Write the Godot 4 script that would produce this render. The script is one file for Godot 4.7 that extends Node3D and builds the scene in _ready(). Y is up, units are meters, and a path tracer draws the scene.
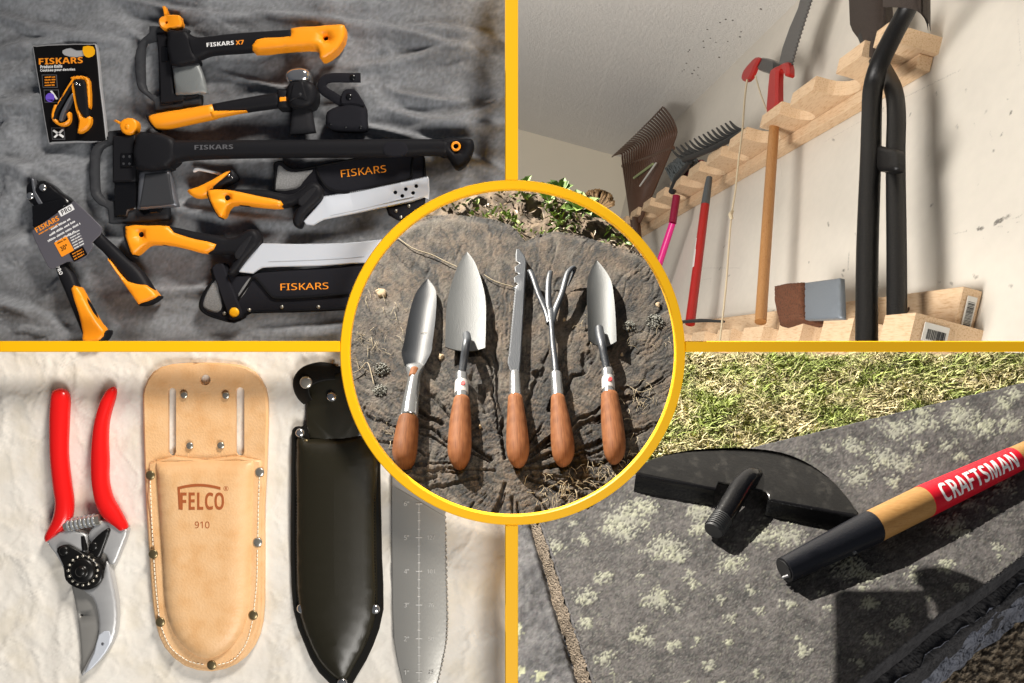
extends Node3D
# A display of five tool scenes behind a yellow frame: two flat panels on the left, a stump in the round opening,
# a garage wall at the upper right and a stone wall with lawn at the lower right.

var n := Vector3(0, 0, 1)      # normal of the surface being dressed
var d := 0.0                   # its distance from the origin
var ps := 0.001                # size of one unit on it
var href := 0.0                # height at which outlines are measured
var org := Vector3.ZERO        # where the current thing stands
var cur: Node3D
var M := {}
var used := {}
var rng := RandomNumberGenerator.new()
const EYE := Vector3(0, 0, 1)
const SUN := Vector3(-0.53, 0.84, -0.11)

# ---------- naming ----------
func numbered(s: String) -> String:
	used[s] = used.get(s, -1) + 1
	return s if used[s] == 0 else "%s_%03d" % [s, used[s]]

func tag(o: Node, label: String, category := "", group := "", kind := "") -> void:
	if label: o.set_meta("label", label)
	if category: o.set_meta("category", category)
	if group: o.set_meta("group", group)
	if kind: o.set_meta("kind", kind)

func thing(called: String, label: String, category: String, x: float, y: float, group := "") -> Node3D:
	org = Vector3.ZERO
	var at := P(x, y, 0)
	cur = Node3D.new()
	cur.name = numbered(called)
	cur.position = at
	org = at
	add_child(cur)
	tag(cur, label, category, group)
	return cur

func thing_at(called: String, label: String, category: String, at: Vector3, group := "") -> Node3D:
	cur = Node3D.new()
	cur.name = numbered(called)
	cur.position = at
	org = at
	add_child(cur)
	tag(cur, label, category, group)
	return cur

func part(st, called: String, m: Material, parent: Node = null) -> MeshInstance3D:
	var o := MeshInstance3D.new()
	o.name = called
	o.mesh = st if st is Mesh else st.commit()
	o.material_override = m
	if parent == null: parent = cur
	parent.add_child(o, true)
	return o

func struct(st, called: String, m: Material) -> MeshInstance3D:
	var o := part(st, called, m, self)
	o.name = numbered(called)
	o.set_meta("kind", "structure")
	return o

# ---------- surfaces ----------
func surface(normal: Vector3, through: Vector3, unit: float) -> void:
	n = normal.normalized(); d = n.dot(through); ps = unit; href = 0.0

func P(x: float, y: float, h := 0.0) -> Vector3:
	var r := Vector3((x - 512.0) * 0.001, (341.5 - y) * 0.001, -1.0)
	var t := (d + href * ps - n.dot(EYE)) / n.dot(r)
	return EYE + r * t + n * ((h - href) * ps) - org

# ---------- mesh helpers ----------
func ST() -> SurfaceTool:
	var st := SurfaceTool.new()
	st.begin(Mesh.PRIMITIVE_TRIANGLES)
	return st

func tri(st: SurfaceTool, a: Vector3, b: Vector3, c: Vector3, hint: Vector3) -> void:
	if (c - a).cross(b - a).dot(hint) < 0.0:
		var t := b; b = c; c = t
	st.add_vertex(a); st.add_vertex(b); st.add_vertex(c)

func quad(st, a, b, c, e, hint) -> void:
	tri(st, a, b, c, hint); tri(st, a, c, e, hint)

func done(st: SurfaceTool) -> SurfaceTool:
	st.generate_normals()
	return st

func V2(a: Array) -> PackedVector2Array:
	var o := PackedVector2Array()
	for i in range(0, a.size(), 2): o.append(Vector2(a[i], a[i + 1]))
	return o

func circle(x: float, y: float, r: float, k := 20) -> PackedVector2Array:
	var o := PackedVector2Array()
	for i in k: o.append(Vector2(x, y) + Vector2.from_angle(TAU * i / k) * r)
	return o

func rrect(x0: float, y0: float, x1: float, y1: float, r: float) -> PackedVector2Array:
	var o := PackedVector2Array()
	var cs := [[x1 - r, y1 - r, 0.0], [x0 + r, y1 - r, PI / 2], [x0 + r, y0 + r, PI], [x1 - r, y0 + r, PI * 1.5]]
	for c in cs:
		for i in 5: o.append(Vector2(c[0], c[1]) + Vector2.from_angle(c[2] + i * PI / 8) * r)
	return o

func turned(p: PackedVector2Array, c: Vector2, a: float) -> PackedVector2Array:
	var o := PackedVector2Array()
	for q in p: o.append(c + (q - c).rotated(a))
	return o

func smooth(p: PackedVector2Array, k := 3) -> PackedVector2Array:
	var o := PackedVector2Array()
	var m := p.size()
	for i in m:
		for j in k:
			o.append(p[i].cubic_interpolate(p[(i + 1) % m], p[(i + m - 1) % m], p[(i + 2) % m], float(j) / k))
	return o

func outside_ring(p: PackedVector2Array, r := 168.5) -> PackedVector2Array:
	var best := PackedVector2Array()
	for q in Geometry2D.clip_polygons(p, circle(512.5, 352.5, r, 120)):
		if q.size() > best.size(): best = q
	return best

func upto(p: PackedVector2Array, box: Rect2) -> PackedVector2Array:
	var e := box.end
	var b := PackedVector2Array([box.position, Vector2(e.x, box.position.y), e, Vector2(box.position.x, e.y)])
	var best := PackedVector2Array()
	for q in Geometry2D.intersect_polygons(p, b):
		if q.size() > best.size(): best = q
	return best

func dense(p: PackedVector2Array, step: float) -> PackedVector2Array:
	var o := PackedVector2Array()
	for i in p.size():
		var a := p[i]
		var b := p[(i + 1) % p.size()]
		var k := maxi(1, int(ceil(a.distance_to(b) / step)))
		for j in k: o.append(a.lerp(b, float(j) / k))
	return o

func edge_distance(q: Vector2, p: PackedVector2Array) -> float:
	var best := 1e9
	var m := p.size()
	for i in m:
		var c := Geometry2D.get_closest_point_to_segment(q, p[i], p[(i + 1) % m])
		best = minf(best, q.distance_squared_to(c))
	return sqrt(best)

# A plate with an outline: sides up from h0 to h1, then rounded over the width rad up to h2. dent(q) adds height.
func plate(poly: PackedVector2Array, h0: float, h1: float, h2: float, rad := 0.8, holes := [], step := 6.0, dent = null) -> SurfaceTool:
	var st := ST()
	if not Geometry2D.is_polygon_clockwise(poly): poly.reverse()
	var bd := dense(poly, step)
	var pts := PackedVector2Array(bd)
	var hb := []
	for hp in holes:
		var q := dense(hp, maxf(1.0, step * 0.5))
		hb.append(q)
		pts.append_array(q)
	var fr := [1.0] if rad <= 1.5 else ([0.3, 1.0] if rad < 4 else [0.12, 0.35, 0.65, 1.0])
	if rad < 2.0:
		for i in bd.size():
			var t0 := (bd[i] - bd[(i + bd.size() - 1) % bd.size()]).normalized()
			var t1 := (bd[(i + 1) % bd.size()] - bd[i]).normalized()
			var nr := Vector2(t0.y + t1.y, -t0.x - t1.x).normalized()
			if not Geometry2D.is_point_in_polygon(bd[i] + nr * 0.06, poly): nr = -nr
			var v := bd[i] + nr * rad * 1.02
			var ok := Geometry2D.is_point_in_polygon(v, poly) and edge_distance(v, poly) > rad * 0.6
			for hp in hb:
				if Geometry2D.is_point_in_polygon(v, hp): ok = false
			if ok: pts.append(v)
		fr = []
	for f in fr:
		for q in Geometry2D.offset_polygon(poly, -rad * f, Geometry2D.JOIN_MITER):
			var dq := dense(q, step * (1.0 if f < 0.6 else 1.4))
			for v in dq:
				var ok := true
				for hp in hb:
					if Geometry2D.is_point_in_polygon(v, hp): ok = false
				if ok: pts.append(v)
	if dent != null:
		var box := Rect2(poly[0], Vector2.ZERO)
		for v in poly: box = box.expand(v)
		var y := box.position.y + step
		while y < box.end.y:
			var x := box.position.x + step * 0.7
			while x < box.end.x:
				var v := Vector2(x + fmod(y * 3.7, 1.3), y)
				if Geometry2D.is_point_in_polygon(v, poly) and edge_distance(v, poly) > rad + step * 0.4: pts.append(v)
				x += step
			y += step
	var hs := PackedFloat32Array()
	for v in pts:
		var e := edge_distance(v, poly)
		for hp in hb: e = minf(e, edge_distance(v, hp))
		var f := 1.0 - clampf(e / rad, 0.0, 1.0)
		var h := h1 + (h2 - h1) * sqrt(maxf(0.0, 1.0 - f * f))
		if dent != null: h += dent.call(v)
		hs.append(h)
	var del := Geometry2D.triangulate_delaunay(pts)
	st.set_smooth_group(0)
	for i in range(0, del.size(), 3):
		var a := pts[del[i]]; var b := pts[del[i + 1]]; var c := pts[del[i + 2]]
		if absf((b - a).cross(c - a)) < 1e-4: continue
		var mid := (a + b + c) / 3.0
		if not Geometry2D.is_point_in_polygon(mid, poly): continue
		var cut := false
		for hp in hb:
			if Geometry2D.is_point_in_polygon(mid, hp): cut = true
		if cut: continue
		if rad < 2.0: st.set_smooth_group(0 if edge_distance(mid, poly) > rad * 0.75 else 3)
		tri(st, P(a.x, a.y, hs[del[i]]), P(b.x, b.y, hs[del[i + 1]]), P(c.x, c.y, hs[del[i + 2]]), n)
	st.set_smooth_group(1 if rad < 2.0 else 0)
	var loops := [bd]
	loops.append_array(hb)
	for li in loops.size():
		var lp: PackedVector2Array = loops[li]
		for i in lp.size():
			var a := lp[i]; var b := lp[(i + 1) % lp.size()]
			var ha := h1; var hb2 := h1
			if dent != null: ha += dent.call(a); hb2 += dent.call(b)
			var mid := (a + b) * 0.5
			var nr := Vector2(b.y - a.y, a.x - b.x).normalized()
			var inner := Geometry2D.is_point_in_polygon(mid + nr * 0.05, poly) if li == 0 else not Geometry2D.is_point_in_polygon(mid + nr * 0.05, lp)
			if inner: nr = -nr
			var hint := P(mid.x + nr.x, mid.y + nr.y, h0) - P(mid.x, mid.y, h0)
			quad(st, P(a.x, a.y, h0), P(b.x, b.y, h0), P(b.x, b.y, hb2), P(a.x, a.y, ha), hint)
	return done(st)

# A body drawn through cross-sections [x1, y1, x2, y2, height of the middle, half height].
func loft(secs: Array, seg := 18, ex := 2.0, sub := 4, round_ends := true) -> SurfaceTool:
	var st := ST()
	var rings := []
	var mids := []
	var all := []
	for i in secs.size() - 1:
		for j in sub:
			var t := float(j) / sub
			var row := []
			for c in 6:
				row.append(cubic_interpolate(secs[i][c], secs[i + 1][c], secs[maxi(i - 1, 0)][c], secs[mini(i + 2, secs.size() - 1)][c], t))
			all.append(row)
	all.append(secs[-1])
	for row in all:
		var a := P(row[0], row[1], row[4])
		var b := P(row[2], row[3], row[4])
		var c := (a + b) * 0.5
		var w := (b - a) * 0.5
		var up: Vector3 = n * (row[5] * ps)
		var ring := []
		for k in seg:
			var an := TAU * k / seg
			var cx := cos(an); var sx := sin(an)
			ring.append(c + w * (signf(cx) * pow(absf(cx), 2.0 / ex)) + up * (signf(sx) * pow(absf(sx), 2.0 / ex)))
		rings.append(ring); mids.append(c)
	st.set_smooth_group(0)
	for i in rings.size() - 1:
		for k in seg:
			var k2 := (k + 1) % seg
			var hint: Vector3 = rings[i][k] + rings[i][k2] + rings[i + 1][k] + rings[i + 1][k2] - (mids[i] + mids[i + 1]) * 2.0
			quad(st, rings[i][k], rings[i][k2], rings[i + 1][k2], rings[i + 1][k], hint)
	for e in [0, rings.size() - 1]:
		var inward: Vector3 = mids[1] - mids[0] if e == 0 else mids[-2] - mids[-1]
		var capc: Vector3 = mids[e]
		if round_ends:
			var small := []
			var bulge: Vector3 = inward.normalized() * -1.0 * (rings[e][0] - rings[e][seg / 2]).length() * 0.12
			for k in seg: small.append(capc + (rings[e][k] - capc) * 0.72 + bulge * 0.75)
			for k in seg:
				var k2 := (k + 1) % seg
				quad(st, rings[e][k], rings[e][k2], small[k2], small[k], -inward + (rings[e][k] - capc))
				tri(st, small[k], small[k2], capc + bulge, -inward)
		else:
			st.set_smooth_group(1)
			for k in seg: tri(st, rings[e][k], rings[e][(k + 1) % seg], capc, -inward)
	return done(st)

# A tube through points (already relative to the current thing).
func tube(pts: Array, r, seg := 12, sub := 1, st: SurfaceTool = null, flat := 1.0, flat_dir := Vector3.ZERO) -> SurfaceTool:
	var own := st == null
	if own: st = ST()
	var c := []
	var rr := []
	for i in pts.size() - 1:
		for j in sub:
			var t := float(j) / sub
			c.append(pts[i].cubic_interpolate(pts[i + 1], pts[maxi(i - 1, 0)], pts[mini(i + 2, pts.size() - 1)], t))
			rr.append(lerpf(r[i], r[i + 1], t) if r is Array else r)
	c.append(pts[-1]); rr.append(r[-1] if r is Array else r)
	var side := Vector3.ZERO
	var rings := []
	for i in c.size():
		var dir: Vector3 = (c[mini(i + 1, c.size() - 1)] - c[maxi(i - 1, 0)]).normalized()
		if side == Vector3.ZERO:
			side = dir.cross(Vector3(0.31, 0.17, 0.93)).normalized() if flat_dir == Vector3.ZERO else flat_dir
		side = (side - dir * side.dot(dir)).normalized()
		var up := dir.cross(side)
		var ring := []
		for k in seg:
			var an := TAU * k / seg
			ring.append(c[i] + side * (cos(an) * rr[i] * flat) + up * (sin(an) * rr[i]))
		rings.append(ring)
	st.set_smooth_group(0)
	for i in rings.size() - 1:
		for k in seg:
			var k2 := (k + 1) % seg
			quad(st, rings[i][k], rings[i][k2], rings[i + 1][k2], rings[i + 1][k], rings[i][k] + rings[i + 1][k2] - c[i] - c[i + 1])
	st.set_smooth_group(1)
	for e in [0, rings.size() - 1]:
		var out: Vector3 = c[0] - c[1] if e == 0 else c[-1] - c[-2]
		for k in seg: tri(st, rings[e][k], rings[e][(k + 1) % seg], c[e], out)
	return done(st) if own else st

# A turned shape standing on the surface: profile of [radius, height].
func turned_up(x: float, y: float, prof: Array, seg := 14, st: SurfaceTool = null) -> SurfaceTool:
	var own := st == null
	if own: st = ST()
	var c := P(x, y, 0)
	var u := n.cross(Vector3(0.2, 1, 0.1)).normalized()
	var v := n.cross(u)
	st.set_smooth_group(0)
	for i in prof.size() - 1:
		for k in seg:
			var a := TAU * k / seg
			var b := TAU * (k + 1) / seg
			var ca := u * cos(a) + v * sin(a)
			var cb := u * cos(b) + v * sin(b)
			var p0: Vector3 = c + ca * (prof[i][0] * ps) + n * (prof[i][1] * ps)
			var p1: Vector3 = c + cb * (prof[i][0] * ps) + n * (prof[i][1] * ps)
			var p2: Vector3 = c + cb * (prof[i + 1][0] * ps) + n * (prof[i + 1][1] * ps)
			var p3: Vector3 = c + ca * (prof[i + 1][0] * ps) + n * (prof[i + 1][1] * ps)
			var hint: Vector3 = (ca + cb) * (prof[i + 1][1] - prof[i][1]) + n * (prof[i][0] - prof[i + 1][0]) * 2.0
			if prof[i][0] > 0.0001: tri(st, p0, p1, p2, hint)
			if prof[i + 1][0] > 0.0001: tri(st, p0, p2, p3, hint)
	return done(st) if own else st

func rivet(x: float, y: float, r: float, h0: float, hh: float, called: String, m: Material, parent: Node = null) -> MeshInstance3D:
	return part(turned_up(x, y, [[r, h0], [r, h0 + hh * 0.35], [r * 0.85, h0 + hh * 0.75], [r * 0.5, h0 + hh * 0.95], [0, h0 + hh]]), called, m, parent)

func box3(st: SurfaceTool, c: Vector3, a: Vector3, b: Vector3, e: Vector3, bev := 0.0) -> void:
	# half axes a, b, e; edges chamfered by bev metres
	var ax := [a, b, e]
	st.set_smooth_group(-1)
	var la := a.length(); var lb := b.length(); var le := e.length()
	var L := [la, lb, le]
	for i in 3:
		for s in [-1.0, 1.0]:
			var u: Vector3 = ax[(i + 1) % 3]; var v: Vector3 = ax[(i + 2) % 3]
			var fu: float = 1.0 - bev / L[(i + 1) % 3]; var fv: float = 1.0 - bev / L[(i + 2) % 3]
			var f: Vector3 = c + ax[i] * s
			quad(st, f - u * fu - v * fv, f + u * fu - v * fv, f + u * fu + v * fv, f - u * fu + v * fv, ax[i] * s)
	if bev > 0.0:
		for i in 3:
			var j := (i + 1) % 3; var k := (i + 2) % 3
			var fi: float = 1.0 - bev / L[i]; var fj: float = 1.0 - bev / L[j]; var fk: float = 1.0 - bev / L[k]
			for s in [-1.0, 1.0]:
				for t in [-1.0, 1.0]:
					var p: Vector3 = c + ax[i] * s + ax[j] * t * fj
					var q: Vector3 = c + ax[i] * s * fi + ax[j] * t
					quad(st, p - ax[k] * fk, p + ax[k] * fk, q + ax[k] * fk, q - ax[k] * fk, ax[i] * s / L[i] + ax[j] * t / L[j])
		for s in [-1.0, 1.0]:
			for t in [-1.0, 1.0]:
				for w in [-1.0, 1.0]:
					var fa := 1.0 - bev / la; var fb := 1.0 - bev / lb; var fe := 1.0 - bev / le
					tri(st, c + a * s + b * t * fb + e * w * fe, c + a * s * fa + b * t + e * w * fe, c + a * s * fa + b * t * fb + e * w, a * s / la + b * t / lb + e * w / le)

# Lettering that stands 0.3 units proud of the surface, fitted to w by h units.
func letters(s: String, x: float, y: float, w: float, h: float, deg: float, z: float, m: Material, parent: Node = null, bold := true, serif := false, called := "lettering") -> MeshInstance3D:
	var tm := text_mesh(s, bold, serif)
	var bb := tm.get_aabb()
	var o := MeshInstance3D.new()
	o.name = called
	o.mesh = tm
	o.material_override = m
	var right := (P(x + 1, y, z) - P(x, y, z)).normalized().rotated(n, deg_to_rad(deg))
	var up := n.cross(right)
	var sx := w * ps / maxf(bb.size.x, 1e-6)
	var sy := h * ps / maxf(bb.size.y, 1e-6)
	var sz := 0.3 * ps / maxf(bb.size.z, 1e-6)
	var b := Basis(right * sx, up * sy, n * sz)
	o.transform = Transform3D(b, P(x, y, z) - b * bb.get_center())
	if parent == null: parent = cur
	parent.add_child(o, true)
	return o

func text_mesh(s: String, bold := true, serif := false) -> TextMesh:
	var f := SystemFont.new()
	f.font_names = PackedStringArray(["Droid Serif" if serif else "Droid Sans"])
	f.font_weight = 700 if bold else 400
	var tm := TextMesh.new()
	tm.font = f
	tm.text = s
	tm.font_size = 48
	tm.pixel_size = 0.01
	tm.depth = 0.02
	tm.curve_step = 3.0
	return tm

# ---------- noise and materials ----------
func noise(seed_: int, freq: float, oct := 4, kind := FastNoiseLite.TYPE_SIMPLEX_SMOOTH, fractal := FastNoiseLite.FRACTAL_FBM) -> FastNoiseLite:
	var f := FastNoiseLite.new()
	f.seed = seed_; f.frequency = freq; f.noise_type = kind
	f.fractal_type = fractal if oct > 1 else FastNoiseLite.FRACTAL_NONE
	f.fractal_octaves = oct
	return f

func ramp_tex(f: FastNoiseLite, size: int, cols: Array) -> ImageTexture:
	var g := f.get_seamless_image(size, size)
	g.convert(Image.FORMAT_L8)
	var src := g.get_data()
	var lut := PackedByteArray()
	for i in 256:
		var t := i / 255.0 * (cols.size() - 1)
		var k := mini(int(t), cols.size() - 2)
		var c: Color = cols[k].lerp(cols[k + 1], t - k)
		lut.append(c.r8); lut.append(c.g8); lut.append(c.b8)
	var out := PackedByteArray()
	out.resize(src.size() * 3)
	for i in src.size():
		var v := src[i] * 3
		out[i * 3] = lut[v]; out[i * 3 + 1] = lut[v + 1]; out[i * 3 + 2] = lut[v + 2]
	return ImageTexture.create_from_image(Image.create_from_data(size, size, false, Image.FORMAT_RGB8, out))

func bump_tex(f: FastNoiseLite, size: int, strength: float) -> ImageTexture:
	var g := f.get_seamless_image(size, size)
	g.convert(Image.FORMAT_RGBA8)
	g.bump_map_to_normal_map(strength)
	return ImageTexture.create_from_image(g)

func mat(c: Color, rough := 0.5, metal := 0.0, bump: Texture2D = null, bscale := 1.0, per_m := 30.0, tex: Texture2D = null) -> StandardMaterial3D:
	var m := StandardMaterial3D.new()
	m.albedo_color = c
	m.roughness = rough
	m.metallic = metal
	if bump or tex:
		m.uv1_triplanar = true
		m.uv1_scale = Vector3.ONE * per_m
	if bump:
		m.normal_enabled = true
		m.normal_texture = bump
		m.normal_scale = bscale
	if tex: m.albedo_texture = tex
	return m

func dull(m: StandardMaterial3D, s: float) -> StandardMaterial3D:
	m.metallic_specular = s
	return m

func rgb(r: float, g: float, b: float) -> Color:
	return Color(r / 255.0, g / 255.0, b / 255.0)

func lin(r: float, g: float, b: float) -> Color:
	return Color(r, g, b).linear_to_srgb()

# A sheet of ground, cloth or stone: a grid over the surface with height hf(x, y), colour cf(x, y, h), kept where kf(x, y).
func sheet(x0: float, y0: float, x1: float, y1: float, step: float, hf: Callable, cf = null, kf = null) -> ArrayMesh:
	var nx := int((x1 - x0) / step) + 1
	var ny := int((y1 - y0) / step) + 1
	var pos := PackedVector3Array(); pos.resize(nx * ny)
	var nor := PackedVector3Array(); nor.resize(nx * ny)
	var col := PackedColorArray()
	if cf != null: col.resize(nx * ny)
	var keep := PackedByteArray(); keep.resize(nx * ny); keep.fill(1)
	for j in ny:
		for i in nx:
			var x := x0 + i * step; var y := y0 + j * step
			var q := j * nx + i
			if kf != null and not kf.call(x, y):
				keep[q] = 0
			var h: float = hf.call(x, y)
			pos[q] = P(x, y, h)
			if cf != null: col[q] = cf.call(x, y, h)
	var idx := PackedInt32Array()
	for j in ny:
		for i in nx:
			var q := j * nx + i
			var a := pos[j * nx + mini(i + 1, nx - 1)] - pos[j * nx + maxi(i - 1, 0)]
			var b := pos[mini(j + 1, ny - 1) * nx + i] - pos[maxi(j - 1, 0) * nx + i]
			nor[q] = b.cross(a).normalized()
			if i < nx - 1 and j < ny - 1 and keep[q] + keep[q + 1] + keep[q + nx] + keep[q + nx + 1] == 4:
				idx.append_array([q, q + 1, q + nx, q + 1, q + nx + 1, q + nx])
	var arr := []
	arr.resize(Mesh.ARRAY_MAX)
	arr[Mesh.ARRAY_VERTEX] = pos; arr[Mesh.ARRAY_NORMAL] = nor; arr[Mesh.ARRAY_INDEX] = idx
	if cf != null: arr[Mesh.ARRAY_COLOR] = col
	var am := ArrayMesh.new()
	am.add_surface_from_arrays(Mesh.PRIMITIVE_TRIANGLES, arr)
	return am

func _ready() -> void:
	rng.seed = 41
	# camera
	var cam := Camera3D.new()
	cam.fov = rad_to_deg(2.0 * atan(0.3415))
	cam.near = 0.05; cam.far = 40.0
	add_child(cam)
	cam.position = EYE
	cam.current = true
	# surroundings: a dim, even grey; the lamps do the lighting
	var we := WorldEnvironment.new()
	var env := Environment.new()
	env.background_mode = Environment.BG_COLOR
	env.background_color = Color(0.75, 0.8, 0.9)
	env.background_energy_multiplier = 0.085
	env.tonemap_mode = Environment.TONE_MAPPER_LINEAR
	env.tonemap_exposure = 1.0
	env.sdfgi_enabled = true; env.ssao_enabled = true; env.ssil_enabled = true
	we.environment = env
	add_child(we)
	# the sun of the two outdoor scenes
	var sun := SpotLight3D.new()
	sun.name = "sun_lamp"
	var aim := Vector3(0.50, -0.25, -0.80)
	add_child(sun)
	sun.look_at_from_position(aim + SUN.normalized() * 4.5, aim, Vector3.UP)
	sun.light_energy = 104.0
	sun.light_color = Color(1.0, 0.97, 0.92)
	sun.light_size = 0.01
	sun.spot_range = 12.0; sun.spot_attenuation = 2.0
	sun.spot_angle = 15.8; sun.spot_angle_attenuation = 0.12
	sun.shadow_enabled = true
	# soft room lamps in front of the two indoor panels and the frame
	area(Vector3(0.7, -1.8, 1.8), Vector3(-0.1, 0.0, 0.0), Vector2(1.2, 0.9), 5.9, Color(1.0, 0.985, 0.96))
	var room := SpotLight3D.new()
	room.name = "room_lamp"
	add_child(room)
	room.look_at_from_position(Vector3(0.7, 1.8, 1.2), Vector3(-0.30, 0.03, 0.0), Vector3.UP)
	room.light_energy = 7.6
	room.light_color = Color(1.0, 0.97, 0.93)
	room.light_size = 0.26
	room.spot_range = 8.0; room.spot_attenuation = 2.0
	room.spot_angle = 10.6; room.spot_angle_attenuation = 0.5
	room.shadow_enabled = true
	# the open garage door to the left of the garage wall
	area(Vector3(-2.97, -0.35, -2.3), Vector3(1.0, 1.6, -6.6), Vector2(3.4, 2.6), 42.0, Color(1.0, 0.985, 0.965))
	materials()
	frame()
	velvet_panel()
	paper_panel()
	stump_scene()
	garage_scene()
	wall_scene()

func area(at: Vector3, to: Vector3, size: Vector2, energy: float, c: Color) -> void:
	var a := AreaLight3D.new()
	a.name = "soft_lamp"
	add_child(a, true)
	a.look_at_from_position(at, to, Vector3.UP)
	a.area_size = size
	a.light_energy = energy
	a.light_color = c
	a.area_range = 14.0
	a.shadow_enabled = true

func materials() -> void:
	var fine := noise(3, 0.09, 3)
	var nfine := bump_tex(fine, 256, 3.0)
	var leather := bump_tex(noise(8, 0.12, 3, FastNoiseLite.TYPE_CELLULAR), 256, 2.5)
	var weave := bump_tex(noise(9, 0.35, 2, FastNoiseLite.TYPE_VALUE), 256, 4.0)
	M.nfine = nfine
	M.yellow = mat(rgb(255, 192, 0), 0.45)
	M.velvet = mat(Color.WHITE, 0.9, 0.0, bump_tex(noise(5, 0.3, 3), 256, 6.0), 0.9, 34.0)
	M.velvet.vertex_color_use_as_albedo = true
	M.velvet.rim_enabled = true; M.velvet.rim = 0.55; M.velvet.rim_tint = 0.4
	M.black = mat(rgb(29, 29, 32), 0.48, 0.0, nfine, 0.35, 40.0)
	M.black_soft = mat(rgb(36, 36, 39), 0.68, 0.0, nfine, 0.6, 60.0)
	M.black_gloss = mat(rgb(18, 18, 20), 0.22)
	M.grey_plastic = mat(rgb(56, 57, 60), 0.45, 0.0, nfine, 0.3, 40.0)
	M.orange = mat(rgb(255, 158, 24), 0.42, 0.0, nfine, 0.2, 40.0)
	M.orange_ink = mat(rgb(250, 150, 25), 0.6)
	M.white_ink = mat(rgb(235, 235, 235), 0.6)
	M.grey_ink = mat(rgb(82, 82, 86), 0.6)
	M.steel = mat(rgb(190, 194, 200), 0.36, 0.55, nfine, 0.15, 20.0)
	M.steel_pale = mat(rgb(206, 211, 220), 0.5, 0.2, nfine, 0.2, 30.0)
	M.steel_dark = mat(rgb(112, 114, 120), 0.4, 0.5, nfine, 0.25, 24.0)
	M.axe_grey = mat(rgb(128, 132, 132), 0.5, 0.3, nfine, 0.25, 24.0)
	M.chrome = mat(rgb(215, 215, 215), 0.16, 0.9)
	M.rivet = mat(rgb(185, 180, 168), 0.28, 0.75)
	M.brass = mat(rgb(135, 120, 88), 0.35, 0.75)
	M.nylon = mat(rgb(33, 33, 38), 0.85, 0.0, weave, 0.9, 90.0)
	M.piping = mat(rgb(17, 17, 19), 0.75)
	M.suede = mat(rgb(140, 140, 140), 0.95, 0.0, nfine, 0.8, 60.0, ramp_tex(noise(12, 0.03, 4), 256, [rgb(200, 200, 200), rgb(255, 255, 255)]))
	M.yellow_snap = mat(rgb(250, 180, 20), 0.35)
	M.card = mat(rgb(20, 19, 20), 0.4)
	M.card_edge = mat(rgb(170, 170, 172), 0.5)
	M.label_grey = mat(rgb(84, 82, 90), 0.55)
	M.purple = mat(rgb(110, 80, 200), 0.6)
	M.paper = mat(rgb(229, 225, 217), 0.85, 0.0, nfine, 0.12, 3.1, ramp_tex(noise(15, 0.012, 4), 512, [rgb(243, 238, 228), rgb(252, 250, 248), rgb(255, 255, 255)]))
	M.red_rubber = mat(rgb(226, 28, 26), 0.24, 0.0, nfine, 0.06, 20.0)
	M.alu = mat(rgb(196, 196, 196), 0.45, 0.5, nfine, 0.25, 50.0)
	M.blade = mat(rgb(142, 140, 136), 0.42, 0.25, nfine, 0.15, 40.0)
	M.mech = mat(rgb(26, 25, 24), 0.3, 0.3)
	M.leather = mat(rgb(236, 194, 146), 0.45, 0.0, leather, 0.35, 13.0, ramp_tex(noise(17, 0.005, 5), 512, [rgb(242, 228, 208), rgb(251, 245, 236), rgb(255, 255, 255)]))
	M.brand = mat(rgb(168, 88, 40), 0.7)
	M.thread = mat(rgb(245, 236, 215), 0.8)
	M.black_leather = mat(rgb(38, 35, 24), 0.34, 0.0, leather, 0.4, 42.0)
	M.black_leather_edge = mat(rgb(24, 23, 21), 0.5, 0.0, leather, 0.3, 42.0)
	for k in ["black", "black_soft", "grey_plastic", "nylon", "piping", "black_leather_edge", "card"]: M[k] = dull(M[k], 0.22)
	M.etch = mat(rgb(205, 204, 200), 0.6)
	M.brushed = mat(rgb(178, 176, 170), 0.34, 0.6, bump_tex(noise(18, 0.3, 2), 256, 2.0), 0.07, 30.0)
	M.brushed.uv1_scale = Vector3(40, 3, 3)

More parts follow.
